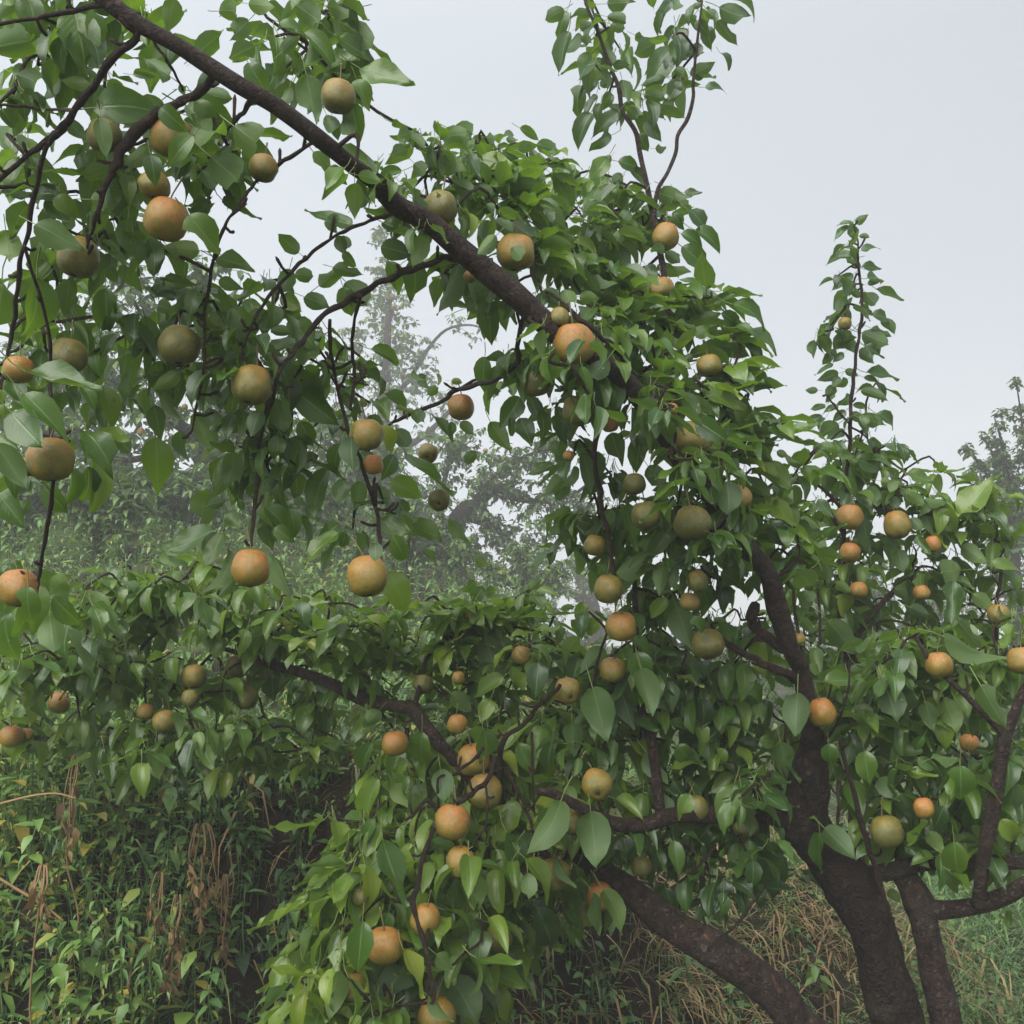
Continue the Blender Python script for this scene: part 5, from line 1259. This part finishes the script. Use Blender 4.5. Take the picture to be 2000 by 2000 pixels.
gi, di = [], []
for k in range(2600):                       # lawn between the trees at the right
    y = R.uniform(3.4, 9.0); x = R.uniform(.22, .62) * y
    pxx = 1000 + x / y * 2000
    w_dry = ss(1780, 1640, pxx) * (.75 if y < 6.5 else .3)
    if R.random() < w_dry: tuft(x, y, 7, R.uniform(.12, .26), .5, di, .9)
    else: tuft(x, y, 8, R.uniform(.10, .24), .42 + .15 * clump_noise(x, y), gi, .7)
for k in range(1700):                       # dry grass on the bank under the thick limb
    x, y = R.uniform(-.1, 1.9), R.uniform(3.2, 5.6)
    tuft(x, y, 7, R.uniform(.10, .26), .40 + .5 * R.random() ** 2, di, 1.1)
    if R.random() < .75: tuft(x, y, 6, R.uniform(.08, .2), .58, gi, .8)
for k in range(160):                        # dry bits on the dark face
    x, y = R.uniform(-1.3, .5), R.uniform(3.0, 3.8)
    tuft(x, y, 4, R.uniform(.06, .16), .18, di, 1.2)
for k in range(260):                        # dead stems standing and lying among the weeds at the left
    x, y = R.uniform(-2.2, -.3), R.uniform(2.0, 3.9)
    tuft(x, y, 3, R.uniform(.12, .42), R.choice((.15, .4, .6)), di, .5)
for k in range(300):
    x, y = R.uniform(-2.4, -.5), R.uniform(2.0, 4.2)
    tuft(x, y, 5, R.uniform(.12, .34), .5, gi, .6)
for k in range(1300):                       # grass under the foggy trees
    y = R.uniform(4.2, 14); x = R.uniform(-.7, .3) * y
    tuft(x, y, 6, R.uniform(.14, .32), .42, gi, .6)
tag(joined('grass', BL, gi, [M_GRASS]), 'green grass between the trees')
tag(joined('dry_grass', BL, di, [M_STRAW]), 'dry brown grass on the bank under the thick limb')


def single_weed(px, py, d, hpx, n, leaf, tone, lance, label, lean=0.0):
    """a weed that can be told apart: stem and each leaf a part; px, py is its top"""
    top = P(px, py, d)
    hh = hpx / F * d
    base = top - Vector((lean * hh, -.02, hh))
    root = empty('weed_plant', base, label, 'weed', 'weeds on the bank')
    b = Bag()
    path = smooth_path([(base, .0028), ((base + top) / 2 + Vector((R.uniform(-.02, .02), -.02, 0)), .0024), (top, .0015)], 4)
    b.tube(path, 5, 1)
    b.build('stem', M_GRASS, root, None, .4)
    T = Matrix.Translation(-base)
    for k in range(n):
        t = .35 + .65 * k / max(1, n - 1)
        q = path[min(len(path) - 1, int(t * (len(path) - 1) + .5))][0]
        az = k * 2.4 + 1
        od = Vector((math.cos(az), math.sin(az) - .25, 0))
        L = leaf / F * d * R.uniform(.8, 1.2)
        M = frame(q + od * L * .1, od + Vector((0, 0, R.uniform(-.8, .2))), Vector((0, -.2, 1)) + od * .3, L)
        o = bpy.data.objects.new('leaf', (LANCE_ME if lance else OVATE_ME)[R.randrange(4)])
        COL.objects.link(o); o.parent = root; o.matrix_basis = T @ M
        o['tone'] = tone + R.uniform(-.1, .1)
    return root


for a in [
 (352, 1485, 3.0, 90, 6, 40, .50, False, 'weed with bright oval leaves just under the lower left foliage'),
 (520, 1506, 3.35, 80, 6, 38, .36, False, 'weed with a rosette of blunt leaves at the top of the dark face'),
 (428, 1536, 3.3, 110, 5, 44, .45, True, 'thin weed with one long arched leaf on the dark bank above the withered stalks'),
 (333, 1612, 3.15, 120, 6, 50, .52, True, 'weed with a long drooping leaf left of the withered stalks'),
 (462, 1636, 3.2, 130, 10, 36, .46, True, 'leafy weed on the dark bank immediately right of the withered stalks'),
 (598, 1618, 3.4, 100, 7, 34, .28, True, 'dark green weed on the shaded bank between stalks and low pear cluster'),
 (480, 1728, 3.1, 150, 7, 40, .44, True, 'slim weed with hanging leaves right of the withered stalks, low on the bank'),
 (560, 1758, 3.1, 140, 5, 50, .48, True, 'weed with arched leaves by the left tip of the low pear cluster'),
 (418, 1890, 2.75, 110, 9, 34, .50, False, 'blue green weed in front of the foot of the dark bank'),
 (240, 1790, 2.6, 150, 16, 34, .46, True, 'spiky pale weed standing above the others at the lower left'),
 (75, 1600, 2.75, 130, 8, 44, .66, False, 'yellow green weed with broad leaves near the left frame edge'),
 (150, 1555, 2.9, 110, 8, 40, .48, False, 'weed with round leaves beneath the golden pears at the left edge'),
 (300, 1830, 2.65, 120, 6, 60, .50, True, 'weed with long broad drooping leaves beside the orange withered stalk'),
 (540, 1950, 2.9, 100, 7, 46, .56, False, 'bright weed at the bottom edge left of the low pear cluster'),
 (1075, 1235, 2.9, 70, 12, 16, .72, True, 'small feathery yellow green weed right of the arched branch'),
 (1590, 1880, 3.6, 60, 6, 40, .70, False, 'bright green weed on dry grass left of the leaning trunk'),
 (1350, 1845, 3.4, 80, 6, 44, .45, True, 'weed with pale leaves on dry grass above the thick limb'),
]: single_weed(*a)


def withered(px, py, d, drops, label):
    """a dead weed bent over: stalk and hanging crumpled leaves; px, py the top of the bend"""
    top = P(px, py, d)
    base = Vector((top.x - .03, top.y + .04, 0)); base.z = h(base.x, base.y)
    root = empty('withered_weed', base, label, 'weed', 'withered weeds on the bank')
    b = Bag()
    if base.z < top.z: b.tube([(base, .003), (base * .7 + top * .3 + Vector((.03, .02, 0)), .0028), (base * .4 + top * .6 + Vector((-.02, .02, 0)), .0026), (top, .0028)], 5, 4)
    T = Matrix.Translation(-base)
    for dx0, ln0, nl in drops:
        for rep_ in range(1 if dx0 < 0 else 2):
            dx = dx0 * R.uniform(.6, 1.6) + R.uniform(-8, 8); ln = ln0 * R.uniform(.55, 1.05)
            s = d / F
            jit = lambda: R.uniform(-5, 5) * s
            path = smooth_path([(top + Vector((0, 0, -.01)), .0032), (top + Vector((dx * .5 * s, -.02, .022)), .003), (top + Vector((dx * s, -.04, -ln * s * .15)), .0026),
                                (top + Vector((dx * 1.1 * s + jit(), -.05 + jit(), -ln * s * .45)), .0022), (top + Vector((dx * 1.05 * s + jit(), -.05 + jit(), -ln * s * .75)), .0018), (top + Vector((dx * 1.1 * s + jit(), -.05, -ln * s)), .001)], 4)
            b.tube(path, 4, 1)
            for k in range(nl):
                t = 1 - abs(R.gauss(0, .28))
                if t < .3: t = R.uniform(.5, 1)
                q = path[int(t * (len(path) - 1))][0] + Vector((jit(), jit(), jit()))
                L = R.uniform(.02, .06)
                M = frame(q, Vector((R.uniform(-.7, .7), R.uniform(-.5, .5), -1)), Vector((R.uniform(-1, 1), R.uniform(-1, 0), .2)), L, R.uniform(.8, 1.7))
                o = bpy.data.objects.new('leaf', DRY_ME[R.randrange(4)])
                COL.objects.link(o); o.parent = root; o.matrix_basis = T @ M; o['tone'] = R.uniform(.05, .7)
    b.build('stalk', M_STRAW, root, None, .32)


withered(392, 1622, 3.05, [(-14, 170, 16), (16, 190, 18), (-2, 110, 9), (24, 120, 9)], 'tall bent withered weed with brown hanging seed heads in the middle of the bank')
withered(350, 1760, 2.95, [(-6, 200, 18), (8, 220, 18), (14, 120, 7)], 'orange brown withered weed hanging in shreds below the bent one')
withered(318, 1716, 3.0, [(-6, 90, 6), (8, 100, 8)], 'small yellowing withered weed left of the tall bent one')
withered(440, 1720, 3.1, [(-2, 110, 7), (6, 160, 8)], 'thin withered weed with a single hanging pod, right of the tall bent one')
withered(150, 1490, 2.9, [(-8, 150, 8), (5, 190, 9)], 'dark withered weed drooping under the foliage at the left')
withered(85, 1705, 2.5, [(4, 60, 4), (12, 90, 5)], 'reddish withered weed loop near the left edge')
pear(293, 1862, 44, .02, 'green pear lying fallen among weeds at the foot of the bank', 2.95, 'fallen pear')

# two bent canes crossing the weeds at the left edge
for pts, lab in (("-10 1710 6;30 1735 6;80 1765 6;125 1800 5", 'bent orange brown cane rising over weeds at the left edge'),
                 ("0 1570 5;60 1555 5;110 1550 4;150 1560 3", 'thin tan cane arching above weeds at the left edge')):
    bp = [[float(v) for v in e.split()] for e in pts.split(';')]
    b = Bag(); b.tube([(P(q[0], q[1], 2.45), q[2] * .5 / F * 2.45) for q in bp], 6, 4)
    tag(b.build('cane', M_STRAW, None, None, .42), lab, 'cane')

# ------------------------------------------------------------------ the fog itself
HV = [(x, y, z) for x in (-48, 48) for y in (-7, 63) for z in (-1.2, 14.5)]
HF = [(0, 1, 3), (0, 3, 2), (4, 6, 7), (4, 7, 5), (0, 4, 5), (0, 5, 1), (2, 3, 7), (2, 7, 6), (0, 2, 6), (0, 6, 4), (1, 5, 7), (1, 7, 3)]
m_, t_, N_, L_ = mat('fog')
o_ = N_('ShaderNodeOutputMaterial'); v_ = N_('ShaderNodeVolumePrincipled')
v_.inputs['Color'].default_value = (0.95, 0.955, 0.95, 1)
v_.inputs['Density'].default_value = 0.0085
L_(v_.outputs[0], o_.inputs['Volume'])
tag(link('haze', mesh_from('haze', HV, HF, [m_], smooth=False)), 'pale fog filling the orchard', None, None, 'stuff')
